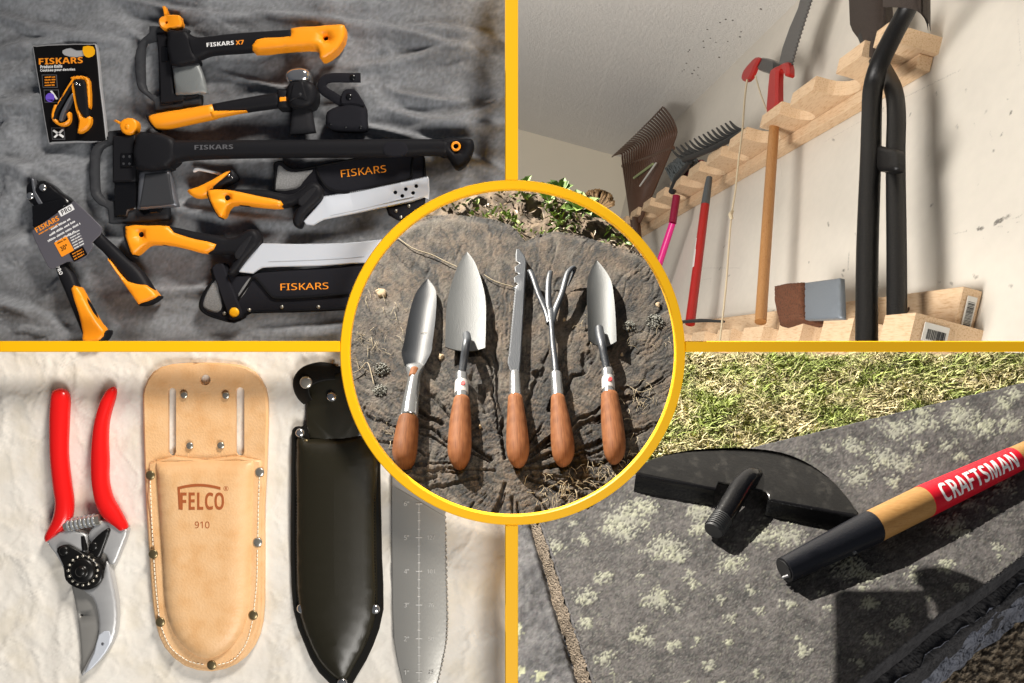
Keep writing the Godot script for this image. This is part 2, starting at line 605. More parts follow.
func frame() -> void:
	# the yellow lattice: a round porthole and the bars that meet it
	thing_at("porthole_ring", "round yellow ring around the tools on the stump", "frame", Vector3(0.0005, -0.011, 0))
	var st := ST()
	var k := 144
	var prof := [[0.1728, -0.0012], [0.1718, 0.0], [0.1642, 0.0], [0.1632, -0.0012], [0.1632, -0.010], [0.1728, -0.030], [0.1728, -0.0012]]
	st.set_smooth_group(-1)
	for i in k:
		var a := Vector3(cos(TAU * i / k), sin(TAU * i / k), 0)
		var b := Vector3(cos(TAU * (i + 1) / k), sin(TAU * (i + 1) / k), 0)
		for j in prof.size() - 1:
			var p = prof[j]; var q = prof[j + 1]
			st.set_smooth_group(j + 1)
			var hint: Vector3 = [a + Vector3(0, 0, 0.4), Vector3(0, 0, 1), Vector3(0, 0, 1) - a, -a, Vector3(0, 0, -1), a][j]
			quad(st, a * p[0] + Vector3(0, 0, p[1]), b * p[0] + Vector3(0, 0, p[1]), b * q[0] + Vector3(0, 0, q[1]), a * q[0] + Vector3(0, 0, q[1]), hint)
	part(done(st), "rim", M.yellow)
	var bars := [
		["yellow bar left of the ring between grey cloth and white paper", -0.56, -0.1722, -0.0105, 0.0005],
		["yellow bar right of the ring between garage wall and stone wall", 0.1732, 0.60, -0.0105, 0.0005],
		["yellow bar above the ring between grey cloth and garage wall", -0.0070, 0.0060, 0.1615, 0.40],
		["yellow bar below the ring between white paper and stone wall", -0.0070, 0.0060, -0.40, -0.1838]]
	for b in bars:
		thing_at("divider_bar", b[0], "frame", Vector3((b[1] + b[2]) / 2, (b[3] + b[4]) / 2, -0.007), "yellow bars between the scenes")
		var s := ST()
		box3(s, Vector3.ZERO, Vector3((b[2] - b[1]) / 2, 0, 0), Vector3(0, (b[4] - b[3]) / 2, 0), Vector3(0, 0, 0.007), 0.0008)
		part(done(s), "bar", M.yellow)

func velvet_panel() -> void:
	org = Vector3.ZERO
	surface(Vector3(0, 0, 1), Vector3(0, 0, -0.042), 0.001042)
	var f1 := noise(21, 0.006, 2); var f2 := noise(22, 0.014, 2); var f3 := noise(23, 0.007, 4); var f4 := noise(24, 0.035, 4); var f5 := noise(25, 0.2, 2)
	f1.domain_warp_enabled = true; f1.domain_warp_amplitude = 60.0; f1.domain_warp_frequency = 0.006
	f3.domain_warp_enabled = true; f3.domain_warp_amplitude = 45.0; f3.domain_warp_frequency = 0.012
	# folds of the cloth: x0, y0, x1, y1, width, height, first x, last x, bow
	var creases := []
	for c in [[-20, 8, 125, 40, 6, 7, 4], [-30, 60, 60, 40, 7, 6, -6], [-30, 105, 95, 70, 8, 7, 8], [-20, 160, 60, 190, 8, 8, -8], [-30, 250, 50, 225, 9, 8, 6], [-30, 300, 70, 335, 8, 7, -8], [100, -10, 260, 14, 6, 5, 6], [230, 8, 505, 58, 6, 5, -10], [340, 66, 520, 20, 8, 5, 8], [376, 30, 520, 44, 7, 6, -10], [400, 128, 520, 84, 7, 6, 10], [380, 84, 470, 96, 5, 4, 6], [330, 118, 520, 176, 5, 6, -8], [370, 100, 520, 118, 7, 5, 12], [200, 62, 330, 90, 5, 3, 6], [110, 190, 330, 222, 6, 3, 8], [90, 300, 260, 290, 7, 3, -6], [250, 330, 400, 320, 8, 3, 4]]:
		creases.append([float(c[0]), float(c[1]), float(c[2]), float(c[3]), float(c[4]), float(c[5]), float(c[0]), float(c[2]), float(c[6])])
	var hf := func(x: float, y: float) -> float:
		var left := smoothstep(150.0, 60.0, x + y * 0.12) + 0.8 * smoothstep(110.0, 20.0, y) * smoothstep(90, 140, x)
		var r := 1.0 - absf(f1.get_noise_2d(x * 0.8 - y * 0.3, y * 1.3 + x * 0.4)) * 2.4
		var fold := smoothstep(0.0, 1.0, clampf(r, 0.0, 1.0)) * (2.0 + 4.0 * left)
		for c in creases:
			if x < c[6] or x > c[7]: continue
			var t: float = (x - c[0]) / (c[2] - c[0])
			var yc: float = lerpf(c[1], c[3], t) + c[8] * 4.0 * t * (1.0 - t)
			var dy: float = (y - yc) / (c[4] * 0.6)
			fold += c[5] * 2.4 * exp(-dy * dy * (1.0 if dy < 0.0 else 0.35)) * sin(PI * clampf(t, 0.0, 1.0))
		var h := -15.0 + fold + f2.get_noise_2d(x * 0.7 + y * 0.5, y * 1.5) * (3.4 + 2.0 * left) + 1.2 * f4.get_noise_2d(x, y)
		var free := maxf(smoothstep(368.0, 392.0, x) * smoothstep(136.0, 118.0, y), maxf(smoothstep(30.0, 18.0, x), smoothstep(12.0, 4.0, y)))
		var cap := lerpf(4.5, 14.0, free)
		return h if h < -10.0 else -10.0 + cap * (1.0 - exp(-(h + 10.0) / cap))
	var cf := func(x: float, y: float, _h: float) -> Color:
		var v := 0.50 + 0.20 * f3.get_noise_2d(x * 0.8, y * 0.8) + 0.25 * f4.get_noise_2d(x * 0.7, y * 1.6) + 0.22 * f4.get_noise_2d(x * 0.35 + y * 0.5 + 700.0, y * 0.9 - x * 0.35) + 0.45 * f5.get_noise_2d(x, y)
		v = clampf(v, 0.0, 1.0)
		v = v * v * (3.0 - 2.0 * v)
		var g := lerpf(0.17, 0.31, v)
		return Color(g * 0.95, g * 0.99, g * 1.06)
	var kf := func(x: float, y: float) -> bool:
		return Vector2(x - 512.5, y - 352.5).length() > 166.5
	var cl := struct(sheet(-40, -45, 511, 346, 2.0, hf, cf, kf), "velvet_cloth", M.velvet)
	tag(cl, "crumpled grey velvet cloth under the orange and black tools")
	href = -3.0
	# --- knife on its card
	thing("packaged_knife", "folding knife in clear blister on black hanging card", "packaged knife", 68, 95)
	var cardp := smooth(V2([36, 46.5, 62, 44.8, 90, 44.5, 95.5, 48.5, 99, 86, 104.6, 133, 102, 140.5, 76, 140.5, 52, 141.5, 48, 138, 41, 96, 33.6, 51]), 2)
	part(plate(cardp, -9, -4.0, -3.6, 0.6, [smooth(V2([62, 50, 70, 47.5, 76, 50, 86, 50, 88, 54, 76, 57, 64, 55]), 2)]), "card", M.card)
	part(plate(Geometry2D.offset_polygon(cardp, 1.0)[0], -9.5, -4.6, -4.4, 0.4), "card_rim", M.card_edge)
	letters("FISKARS", 60.5, 60.6, 44, 6.2, 2, -3.6, M.orange_ink)
	letters("Produce Knife", 51, 66.3, 22, 3.4, 2, -3.6, M.white_ink)
	letters("Couteau pour denrées", 57.5, 70.0, 35, 3.4, 2, -3.6, M.white_ink)
	part(plate(smooth(V2([83, 46.5, 93, 46.5, 94.5, 54, 88.5, 57.5, 83.5, 54.5]), 2), -3.8, -3.3, -3.3, 0.2), "corner_sticker", M.yellow_snap)
	for r in [[41.5, 74.5, 57.5, 87.5, 0], [43.5, 89.5, 59.5, 102.5, 1], [51, 127.5, 65, 139.5, 2]]:
		var pn := part(plate(V2([r[0], r[1], r[2] - 1, r[1], r[2], r[3], r[0] + 1, r[3]]), -3.8, -3.4, -3.4, 0.2), "picture_panel", M.grey_ink)
		part(plate(V2([r[0] + 0.8, r[1] + 0.8, r[2] - 1.8, r[1] + 0.8, r[2] - 0.8, r[3] - 0.8, r[0] + 1.6, r[3] - 0.8]), -3.5, -3.2, -3.2, 0.2), "panel_print", M.card, pn)
		if r[4] == 0:
			for k in 4: fine_print(r[0] + 8.2, r[1] + 2.6 + k * 2.7, 10, 1.5, 2, -3.1, M.orange_ink, pn)
		elif r[4] == 1:
			part(plate(circle(50, 97.5, 4.6, 12), -3.3, -3.0, -2.9, 0.4), "fruit_print", M.purple, pn)
			part(plate(V2([50, 91, 52, 90.5, 58, 99, 56, 99.5]), -3.3, -3.0, -3.0, 0.3), "blade_print", M.white_ink, pn)
		else:
			part(plate(V2([52.5, 131, 54, 129.5, 64, 136, 63, 138]), -3.3, -3.0, -3.0, 0.3), "blade_print", M.white_ink, pn)
			part(plate(V2([62, 129, 64, 130, 55, 138, 53.5, 137]), -3.3, -3.0, -3.0, 0.3), "handle_print", M.white_ink, pn)
	# the knife inside: two folded halves
	part(plate(smooth(V2([72.5, 78.5, 79, 77, 86, 77.5, 91, 82, 92, 106, 90, 107, 88, 84, 84, 80.5, 75, 81.5]), 2), -3.6, 1.5, 3.0, 1.2), "spine", M.orange)
	part(plate(smooth(V2([76, 82, 84, 81, 88, 86, 91, 118, 86, 118.5, 80, 108, 77, 92]), 2), -3.6, 2.0, 4.0, 1.6), "scale", M.black)
	part(plate(smooth(V2([73, 84, 76, 86, 77, 96, 80, 110, 86, 118, 92, 117, 92.5, 124, 88, 130.5, 79.5, 134, 81, 122, 78, 112]), 2), -3.6, 1.4, 3.4, 1.8), "handle", M.orange)
	part(plate(smooth(V2([73.5, 81.5, 75.5, 83, 71, 94, 63, 108, 59, 115, 57, 121, 54.5, 119, 59, 106]), 2), -3.6, 1.2, 2.8, 1.2), "scale", M.black)
	part(plate(smooth(V2([73, 96, 75, 97, 67, 114, 64.5, 122, 61.5, 121, 64, 112]), 2), -3.6, 2.4, 3.6, 0.8), "blade", M.steel_dark)
	part(plate(smooth(V2([56, 106, 59, 107, 57, 116, 58, 121, 64, 124, 70, 120, 68, 115.5, 71.5, 112.5, 72, 117, 71.5, 122, 68, 126, 61, 126.5, 54.5, 121.5, 53, 115]), 2), -3.6, 1.0, 2.6, 1.4), "thumb_guard", M.orange)
	part(plate(smooth(V2([74.5, 80, 76, 81, 61.5, 105.5, 60, 104]), 2), -3.6, 2.0, 3.2, 0.6), "edge_strip", M.orange)
	rivet(79, 85.5, 1.6, 3.6, 1.0, "pin", M.chrome)
	rivet(82.5, 86.5, 1.2, 3.6, 1.0, "pin", M.chrome)
	href = 5.0
	# --- hatchet in its sheath
	thing("hatchet", "small hatchet with orange hooked grip, topmost on cloth", "hatchet", 245, 44)
	part(plate(smooth(V2([168, 32.5, 176, 31, 186, 31, 189, 33.5, 193, 40, 197, 56, 198.5, 62, 190, 64.5, 171, 65.5]), 2), -8, 6, 11, 5.0), "head_socket", M.black)
	part(loft([[188, 33, 196, 61, 3, 8], [197, 37, 203, 58.5, 3, 8], [209, 36.4, 211, 55.5, 3, 8], [224, 34.6, 225, 54, 3, 8], [240, 33, 241, 53, 3, 8], [262, 31.5, 263, 51, 3, 8], [294, 29.5, 296, 48, 3, 8]], 20, 2.6), "handle", M.black)
	var grip := smooth(V2([254, 52.3, 258, 41, 275, 39, 292, 37.4, 292.4, 29.8, 316, 28, 341, 26, 345.6, 29, 344.4, 41, 336.6, 52.7, 325, 60.4, 320.5, 58.8, 319, 50.5, 307, 48.3, 280, 50.4]), 2)
	var gp := part(plate(grip, -6, 10.2, 13.5, 6.0, [circle(326.5, 39.3, 2.9, 14)]), "grip", M.orange)
	part(turned_up(326.5, 39.3, [[2.8, 3.0], [1.6, 2.0], [0, 2.0]], 12), "lanyard_hole", M.black, gp)
	letters("FISKARS", 222, 45.6, 27, 4.0, 5, 11.1, M.white_ink)
	letters("X7", 241.5, 44.2, 8, 4.2, 5, 11.1, M.orange_ink)
	var hb := part(plate(V2([171, 65, 197.5, 61.5, 200, 68, 203, 77, 206.8, 92.4, 190, 93.6, 174.6, 94.2, 173, 80]), -2, 1.6, 4.0, 3.0), "blade", M.axe_grey)
	part(plate(V2([171.5, 65.6, 197.2, 62.2, 198.2, 64.8, 172, 68.2]), 0, 4.2, 4.6, 0.4), "bevel_line", M.grey_plastic, hb)
	href = -1.0
	thing("hatchet_sheath", "black carry sheath with loop handle and orange catch on hatchet head", "axe sheath", 150, 70)
	part(plate(smooth(V2([148.5, 32, 148.5, 26.5, 153, 25.4, 186, 27.8, 187.3, 31, 187, 36.6, 172, 37, 172, 98, 178, 99, 199, 94, 201, 96, 200.6, 103.5, 196, 105.3, 158, 110.8, 154, 109, 152.6, 101, 141, 92, 136, 84, 134.2, 58, 137.5, 44, 142, 37.5]), 2), -9, -3, -1.5, 2.0, [smooth(V2([143.5, 46, 148, 41.2, 156, 40, 157.5, 44, 158.6, 92, 155, 95, 148, 91, 143.5, 82]), 2)], 5.0), "tray", M.grey_plastic)
	part(plate(V2([157, 35, 167, 33.5, 168, 44, 171, 66, 174, 94, 186, 95.5, 199, 93.5, 199.5, 96, 190, 99, 184, 98.5, 183.5, 101, 170, 103.4, 161, 103.8, 160, 70]), -4, 0, 1.4, 1.2), "guard_plate", M.black)
	part(plate(rrect(162, 47, 169.5, 63, 1), -2, 0.8, 2.2, 0.8), "latch_window", M.black_gloss)
	var cl2 := part(plate(smooth(V2([160.6, 23, 163, 19, 169.5, 16.8, 181, 17.2, 182.4, 20, 183.3, 28.4, 168.5, 32, 162.5, 29]), 2), -4, 5, 7, 1.6, [circle(168.5, 24.3, 1.5, 10)]), "catch", M.orange)
	part(plate(V2([164, 8, 166.6, 7.6, 170, 17.5, 166.4, 18.5]), -4, 4, 5, 0.6), "catch_tab", M.orange, cl2)
	href = 5.0
	# --- hammer axe
	thing("hammer_axe", "short axe with silver hammer poll and orange tapered grip", "axe", 230, 108)
	part(loft([[212, 103.5, 214, 117.6, 2, 7], [246, 97.2, 247, 111.8, 2, 7.2], [281, 91.4, 283, 107, 2, 7.8]], 18, 2.4), "handle", M.black)
	var og := smooth(V2([148.6, 114.8, 156, 113, 212, 104, 213.5, 110.3, 246.5, 110.8, 215, 118.4, 164.5, 129.2, 156, 129.4]), 2)
	part(loft([[148.4, 115.4, 157.4, 129.6, 2, 7.6], [160, 112.4, 166, 128.8, 2, 8.6], [186, 108.2, 190, 123.8, 2, 8.4], [212.4, 103.8, 216, 118.2, 2, 8.2]], 20, 2.4), "grip", M.orange)
	part(loft([[211, 110.6, 214, 118.8, 4.4, 6.2], [228, 110.9, 230, 115.6, 4.8, 5.4], [247, 110.9, 247.4, 112.0, 5, 4]], 16, 2.2), "grip_tongue", M.orange)
	part(plate(smooth(V2([146.2, 115.5, 149.5, 114.3, 158, 129.4, 154, 129.6, 147.8, 121.8]), 2), -6, 3, 8, 2.2), "end_cap", M.black)
	part(plate(rrect(278, 90.5, 290, 109.5, 2), -7, 7, 11.5, 4), "collar", M.black)
	part(plate(V2([281, 99.2, 287.4, 98.3, 287.6, 102.4, 281.3, 103.2]), 9, 11.6, 12.0, 0.5), "collar_inlay", M.orange)
	part(plate(smooth(V2([288, 92, 291, 84.5, 300, 82.5, 311, 83, 316.6, 88, 317.6, 98, 314, 107, 305, 110, 294, 109.5, 288.5, 103]), 2), -9, 10, 17, 7), "head", M.black)
	part(plate(smooth(V2([287, 80, 287.6, 74.5, 293, 70.3, 305, 69.6, 310.5, 73, 311.2, 80.5, 306, 84.6, 293, 85.2]), 3), -6, 9, 16, 6), "poll", M.chrome)
	part(plate(V2([296, 85, 305, 84.5, 309.8, 103, 300, 101, 292, 104.5]), 8, 17.3, 18.4, 1.2), "cheek", M.black)
	part(plate(V2([292, 104, 309.8, 102.4, 312, 116, 314.8, 131.6, 303, 133, 289, 134, 290.6, 118]), -3, 4, 8, 6.0), "blade", M.black_soft)
	rivet(303, 97.5, 1.7, 17.5, 1.2, "bolt", M.grey_plastic)
	href = 1.0
	# --- its fabric cover
	thing("axe_cover", "black fabric blade cover with snap strap beside the hammer axe", "axe cover", 347, 112)
	part(plate(smooth(V2([325.4, 119, 326.5, 112, 333, 107.5, 341, 104, 342, 95.5, 346.5, 90.3, 355.7, 90.8, 361, 98, 366, 108, 366.4, 119, 366, 130.2, 350, 131, 336.6, 130.4, 327, 126.5]), 2), -9, -1, 4.5, 6, [], 4.0), "pouch", M.nylon)
	part(plate(smooth(V2([342, 95.5, 346.5, 90.3, 355.7, 90.8, 361, 98, 365, 106.4, 352, 105, 342, 105.2]), 2), 3, 4.8, 6, 1.2), "flap", M.nylon)
	var strap := ST()
	tube([P(343, 103, 2), P(332, 96, 1), P(324, 90.5, -1), P(321.3, 85, -1), P(325, 79.5, 0), P(333, 77.8, 1), P(346, 77.8, 1), P(360.5, 77.6, 0)], 0.0011, 10, 4, strap, 4.6, Vector3(0.6, -0.8, 0))
	part(done(strap), "strap", M.nylon)
	rivet(352.7, 77.6, 3.0, 1.8, 1.4, "snap", M.black_gloss)
	rivet(349.8, 98, 3.2, 6, 1.4, "snap", M.black_gloss)
	for q in [[330.8, 124], [346, 126.8], [360.6, 127.6]]: rivet(q[0], q[1], 2.1, 2.0, 2.2, "rivet", M.black_gloss)
	href = 6.0
	# --- long splitting axe
	thing("splitting_axe", "long black splitting axe with orange ring in its pommel", "axe", 300, 149)
	part(plate(smooth(V2([137, 135, 150, 133.5, 160, 133.4, 168, 136, 176, 140.5, 178, 150, 177, 161, 171, 166, 168, 169, 137.2, 170.5]), 2), -9, 9, 15, 6), "head_socket", M.black)
	part(loft([[172, 140, 172, 164, 4, 10], [190, 140.3, 190, 160.2, 4, 9.6], [240, 140, 240, 158.2, 4, 9.2], [320, 139.4, 320, 157.4, 4, 9.2], [384, 139, 385, 157, 4, 9.2], [430, 139, 430, 155.4, 4, 9.0], [448, 138.8, 446, 156.4, 4, 9]], 20, 2.5), "handle", M.black)
	part(plate(smooth(V2([440, 138.8, 460, 138.4, 470.5, 138.6, 473.6, 142, 473.6, 148, 468.5, 160.5, 461, 168, 455, 168, 449.5, 160, 446, 155.6, 440, 155]), 2), -6, 6, 12.5, 6, [circle(456.2, 147.3, 2.4, 14)]), "pommel", M.black)
	part(turned_up(456.2, 147.3, [[4.9, 11.0], [4.6, 13.2], [2.8, 13.2], [2.4, 11.5]], 24), "pommel_ring", M.orange)
	part(plate(smooth(V2([384, 146, 392, 143, 404, 143.5, 409, 150, 404, 156.8, 386, 157.2]), 2), 8, 12.6, 13.6, 2.0), "grip_texture", M.nylon)
	letters("FISKARS", 216, 148.5, 38, 4.6, 1, 13.4, M.grey_ink)
	var sb := part(plate(V2([137.8, 170.4, 143, 169.8, 168.4, 168.6, 171, 181, 177.2, 205.8, 158, 207.4, 136, 208.8, 137, 190]), -3, 2.6, 6.4, 4.6), "blade", M.steel_dark)
	part(plate(V2([139.5, 207.2, 145, 174, 165, 172, 169, 174, 174, 203.8, 160, 205.8]), 2, 6.5, 7.2, 1.6), "cheek", M.grey_plastic, sb)
	href = -1.0
	thing("splitting_axe_sheath", "large black carry sheath with loop handle on splitting axe head", "axe sheath", 103, 180)
	part(plate(smooth(V2([106.8, 139, 107, 132.5, 111, 130.4, 131, 129, 135, 131, 136, 136, 138, 166, 138, 210, 150, 212, 166, 206.8, 168.4, 209, 168, 216, 164, 220, 136, 222, 111, 223.4, 107.8, 221, 107, 209, 99, 205, 92, 198, 89, 188, 88.8, 157, 92, 147, 98, 141.8]), 2), -9, -3, -1.5, 2.0, [smooth(V2([97, 160, 99, 151, 104, 145.5, 112, 143.5, 113.8, 147, 113.8, 198, 112, 201, 106, 199.6, 100, 194, 97.4, 187]), 2)], 5.0), "tray", M.grey_plastic)
	part(plate(V2([114.4, 137, 137, 135.6, 137, 182, 114.4, 183]), -4, 3, 4.6, 1.4), "guard_plate", M.black)
	part(plate(V2([115, 182, 137, 181, 137, 209, 129, 211, 127.6, 216.4, 114.8, 217.6]), -4, 0, 1.4, 1.4), "guard_plate", M.black_gloss)
	part(plate(V2([149, 209, 164, 207, 160.5, 212.4, 150.5, 213.6]), -4, 0, 1.0, 0.8), "guard_tab", M.black_gloss)
	var lw := part(plate(rrect(122.6, 154.5, 135.6, 168.6, 1.6), 3, 4.8, 6, 0.8), "latch_window", M.black_gloss)
	for q in [[126, 158], [132, 158], [126, 165], [132, 165]]: rivet(q[0], q[1], 1.5, 5.5, 1, "latch_stud", M.grey_plastic, lw)
	var cc := part(plate(smooth(V2([122.6, 128, 124, 122.5, 131, 119.4, 138, 121.2, 139.8, 126, 138.6, 132.6, 132, 136.2, 125.4, 134]), 2), -4, 6, 8, 2.0), "catch", M.orange)
	part(turned_up(130.6, 128.6, [[2.4, 8.1], [1.8, 8.9], [0, 8.4]], 12), "catch_stud", M.orange, cc)
	part(plate(V2([116, 122, 118, 120.8, 126, 124.6, 124.4, 127.4]), -4, 5, 6, 0.6), "catch_tab", M.orange, cc)
	href = 0.0
	# --- little folding knife
	thing("folding_knife", "small open folding knife with orange handle and pale blade", "knife", 210, 186)
	part(plate(smooth(V2([187, 191.4, 190, 188.8, 198, 186.4, 213, 179, 226, 171.5, 230.5, 173, 209.5, 194, 203, 197.4, 194, 197.4]), 2), -9, -1, 3, 3, [], 4.0), "handle", M.orange)
	part(plate(smooth(V2([207.6, 191.4, 227.5, 175, 231, 169.8, 233.4, 170.4, 237.4, 177.2, 234.6, 180.8, 223, 187, 212, 192]), 2), -9, 0, 4.4, 3, [], 4.0), "scale", M.black)
	rivet(230, 176, 1.3, 3.6, 1.2, "pin", M.chrome)
	rivet(233, 178, 1.1, 3.4, 1.2, "pin", M.chrome)
	part(plate(smooth(V2([191.4, 171, 192, 168, 196, 166.6, 208, 169, 221.5, 172.6, 220, 174.8, 208, 171.8, 197, 169.4, 194, 170.2]), 2), -9, -5, -4.4, 0.6, [], 3.0), "blade", M.white_ink)
	href = -2.5
	# --- saw-backed billhook and its sheath
	thing("billhook_sheath", "black fabric sheath with orange lettering behind the saw-toothed blade", "sheath", 350, 180)
	part(plate(outside_ring(smooth(V2([273.6, 164, 277, 161.4, 282, 161.2, 288, 166.6, 297, 169, 306, 168.4, 316, 165.6, 340, 160, 372, 155.4, 412, 152.6, 421.6, 153.4, 424.6, 158, 425.6, 178, 424.5, 203, 416, 216, 404, 221.6, 388, 214.6, 381, 203, 340, 204, 300, 206, 274, 192, 275, 178]), 2)), -9, -5, -2.5, 3.0, [], 5.0), "body", M.nylon)
	part(plate(smooth(V2([278, 166.5, 281, 166, 287, 171, 297, 172.2, 312.6, 169.8, 309, 175, 303, 182, 296, 189, 275, 190.5, 276.8, 177]), 2), -4, -2.2, -1.4, 1.6, [], 4.0), "suede_panel", M.suede)
	part(tube(pline([[316, 167, -1.6], [319, 176, -1], [330, 190, -1], [352, 193, -1], [385, 185, -1], [410, 178, -1], [412, 166, -1], [414, 154, -1.5]]), 0.0011, 8, 4), "piping", M.piping)
	part(tube(pline([[274.6, 190, -2], [275.5, 176, -2], [274.8, 165, -2], [278, 162.2, -2], [282.4, 162.4, -2], [288, 167.4, -2], [297, 170, -2], [316, 166.6, -2], [372, 156.2, -2], [412, 153.5, -2], [421, 154.4, -2], [424, 160, -2], [424.6, 178, -2], [423.6, 198, -2]]), 0.0012, 8, 3), "binding", M.piping)
	letters("FISKARS", 363.5, 171.2, 45.5, 7.2, 6.5, -2.4, M.orange_ink, null, false)
	for q in [[396, 211], [401, 217], [409, 206]]: rivet(q[0], q[1], 1.6, -2.5, 1.2, "rivet", M.rivet)
	href = 2.0
	thing("billhook", "broad machete with saw teeth and five holes near its tip", "machete", 320, 205)
	var back := PackedVector2Array()
	for i in 56:
		var t := i / 55.0
		var q := Vector2(323.5, 196.2).cubic_interpolate(Vector2(427.0, 176.2), Vector2(300, 199), Vector2(460, 168), t) + Vector2(0, 0.8 * sin(t * PI))
		back.append(q + Vector2(0, -0.7))
		back.append(q + Vector2(0.9, 0.5))
	back.append_array(V2([428.8, 178.6, 429.2, 190, 428.6, 199, 424, 197, 411, 201.4, 390, 206, 361.5, 211.8, 340, 216, 323.5, 219.2, 318, 222, 313, 225, 306, 224.6, 303, 221, 322, 199]))
	var hl := []
	for q in [[395, 192], [405.5, 188.7], [416, 185.7], [402, 195.5], [412.8, 192.5]]: hl.append(circle(q[0], q[1], 2.0, 10))
	part(plate(outside_ring(back), -2.0, -0.6, 0.4, 0.8, hl, 8.0), "blade", M.steel_pale)
	part(tube(pline([[330, 215.6, 0.4], [362, 208.6, 0.4], [398, 200, 0.4], [414, 196.4, 0.4]]), 0.00035, 6, 4), "bevel_line", M.steel)
	knife_handle(0)
	href = -2.5
	# --- machete and its sheath
	thing("machete_sheath", "black fabric sheath with yellow snap and orange lettering, lowest on cloth", "sheath", 270, 295)
	part(plate(outside_ring(smooth(V2([210.6, 268, 216, 264.6, 224, 262.6, 228, 266.6, 235.6, 275.6, 253, 273, 290, 269.6, 340, 266.2, 372, 264, 372, 306, 342, 310.4, 290, 312.4, 250, 313.4, 244, 318, 233, 323, 222, 320.4, 208, 315.4, 199.6, 309, 199.8, 300, 206, 288, 213, 279]), 2)), -9, -5, -2.2, 3.0, [], 5.0), "body", M.nylon)
	part(plate(smooth(V2([203.4, 303, 208, 291, 216, 279.6, 219, 292, 222.4, 306, 218, 312.4, 211, 311.4, 204.6, 308]), 2), -4, -2.0, -1.2, 1.4, [], 4.0), "suede_panel", M.suede)
	part(plate(smooth(V2([238.4, 294, 247, 281, 251, 277.6, 248, 288, 241, 298]), 2), -4, -2.0, -1.2, 1.4, [], 4.0), "suede_panel", M.suede)
	part(plate(smooth(V2([212.8, 267.6, 223.6, 263.8, 228, 275, 242.6, 312, 240, 319, 232, 320.4, 228.6, 314, 218, 284]), 2), -3, 1.0, 2.4, 1.2, [], 4.0), "strap", M.nylon)
	rivet(235.6, 312.6, 5.0, 2.2, 2.0, "snap", M.yellow_snap)
	for q in [[224.5, 313.4], [249.4, 310], [282, 307], [318.5, 307]]: rivet(q[0], q[1], 1.9, -2.2, 1.6, "rivet", M.rivet)
	part(tube(pline([[238, 300, -1.6], [248, 286, -1], [254, 277.6, -1], [262, 285, -1], [272, 296.6, -1], [282, 298.6, -1], [310, 297.4, -1], [349, 294, -1]]), 0.0012, 8, 4), "piping", M.piping)
	part(tube(pline([[349, 308.6, -2], [290, 311.4, -2], [250, 312.6, -2], [243.6, 317.4, -2], [233, 321.8, -2], [222, 319.4, -2], [208, 314.6, -2], [200.8, 308.6, -2], [201, 300, -2], [207, 288.4, -2], [213, 280, -2], [211.6, 269, -2]]), 0.0012, 8, 3), "binding", M.piping)
	letters("FISKARS", 304.5, 286.4, 48, 6.6, 1.5, -2.2, M.orange_ink, null, false)
	href = 2.0
	thing("machete", "plain broad machete with long pale blade running under the ring", "machete", 250, 250)
	part(plate(outside_ring(V2([259.5, 245, 262, 243, 297, 243.8, 341, 243, 360, 241.6, 390, 238, 380, 262, 362, 262.8, 320, 265.6, 276.6, 266.6, 262, 267.4, 257, 270, 252.5, 273.4, 238.6, 272, 236, 268])), -2.0, -0.6, 0.4, 0.8, [], 8.0), "blade", M.steel_pale)
	part(tube(pline([[268, 261.6, 0.4], [300, 260.6, 0.4], [340, 258.6, 0.4], [364, 256.4, 0.4]]), 0.00035, 6, 4), "bevel_line", M.steel)
	knife_handle(1)
	href = 5.0
	# --- loppers
	thing("lopper", "black loppers with orange grips and a grey hang label", "loppers", 75, 250)
	part(plate(smooth(V2([24.8, 190, 25.4, 184, 29, 181, 31.4, 178, 33.4, 180.6, 35.2, 186.6, 36.6, 181, 42, 179.8, 50, 184, 58, 191, 71, 202, 60, 215, 36, 228, 32, 222, 33, 207, 29, 203, 25.4, 197]), 2), -8, 0, 5, 3.0, [], 4.0), "jaw_head", M.black_gloss)
	part(plate(smooth(V2([31, 178.4, 33.6, 180, 36, 192, 44, 205, 40, 207, 33, 194]), 2), -2, 4.6, 5.6, 0.8, [], 3.0), "blade_slot", M.steel_dark)
	rivet(30.3, 196, 3.7, 4.6, 2.4, "bolt", M.chrome)
	rivet(43, 187.6, 3.7, 4.6, 2.4, "bolt", M.chrome)
	part(plate(V2([33, 206, 62, 199, 70, 203, 58, 216, 37, 230, 33.4, 226]), 0, 6.4, 7.4, 1.4), "linkage", M.black_gloss)
	part(loft([[88, 237.6, 98.5, 230, 2, 5], [94, 244.6, 104, 236.4, 2, 5], [103.8, 253.4, 113, 244.6, 2, 6.5], [112, 263.6, 124, 254.6, 2, 7.4], [126, 282, 141.6, 270.2, 2, 8.4], [138, 301, 154.6, 290, 2, 9]], 16, 2.4), "handle", M.black)
	part(plate(smooth(V2([110.2, 261.2, 114, 263.5, 129, 281.6, 148, 285.2, 157.6, 294.2, 157.4, 298, 142, 303.6, 137, 300]), 2), -3, 9.4, 12.6, 4, [], 4.0), "grip", M.orange)
	part(plate(smooth(V2([138.4, 301.4, 148, 301, 158.4, 295.4, 158.8, 298.4, 149, 304.6, 139.6, 306]), 2), -6, 5, 11, 2.4, [], 4.0), "end_cap", M.black)
	part(loft([[52, 262, 62, 258, 1, 5], [55, 269.4, 65.4, 264, 1, 5], [58.6, 279, 73.4, 274.6, 1, 6.5], [64, 291, 79, 287, 1, 7.4], [75, 318, 94, 312, 1, 8], [84, 340, 103, 334, 1, 8.4]], 16, 2.4), "handle", M.black)
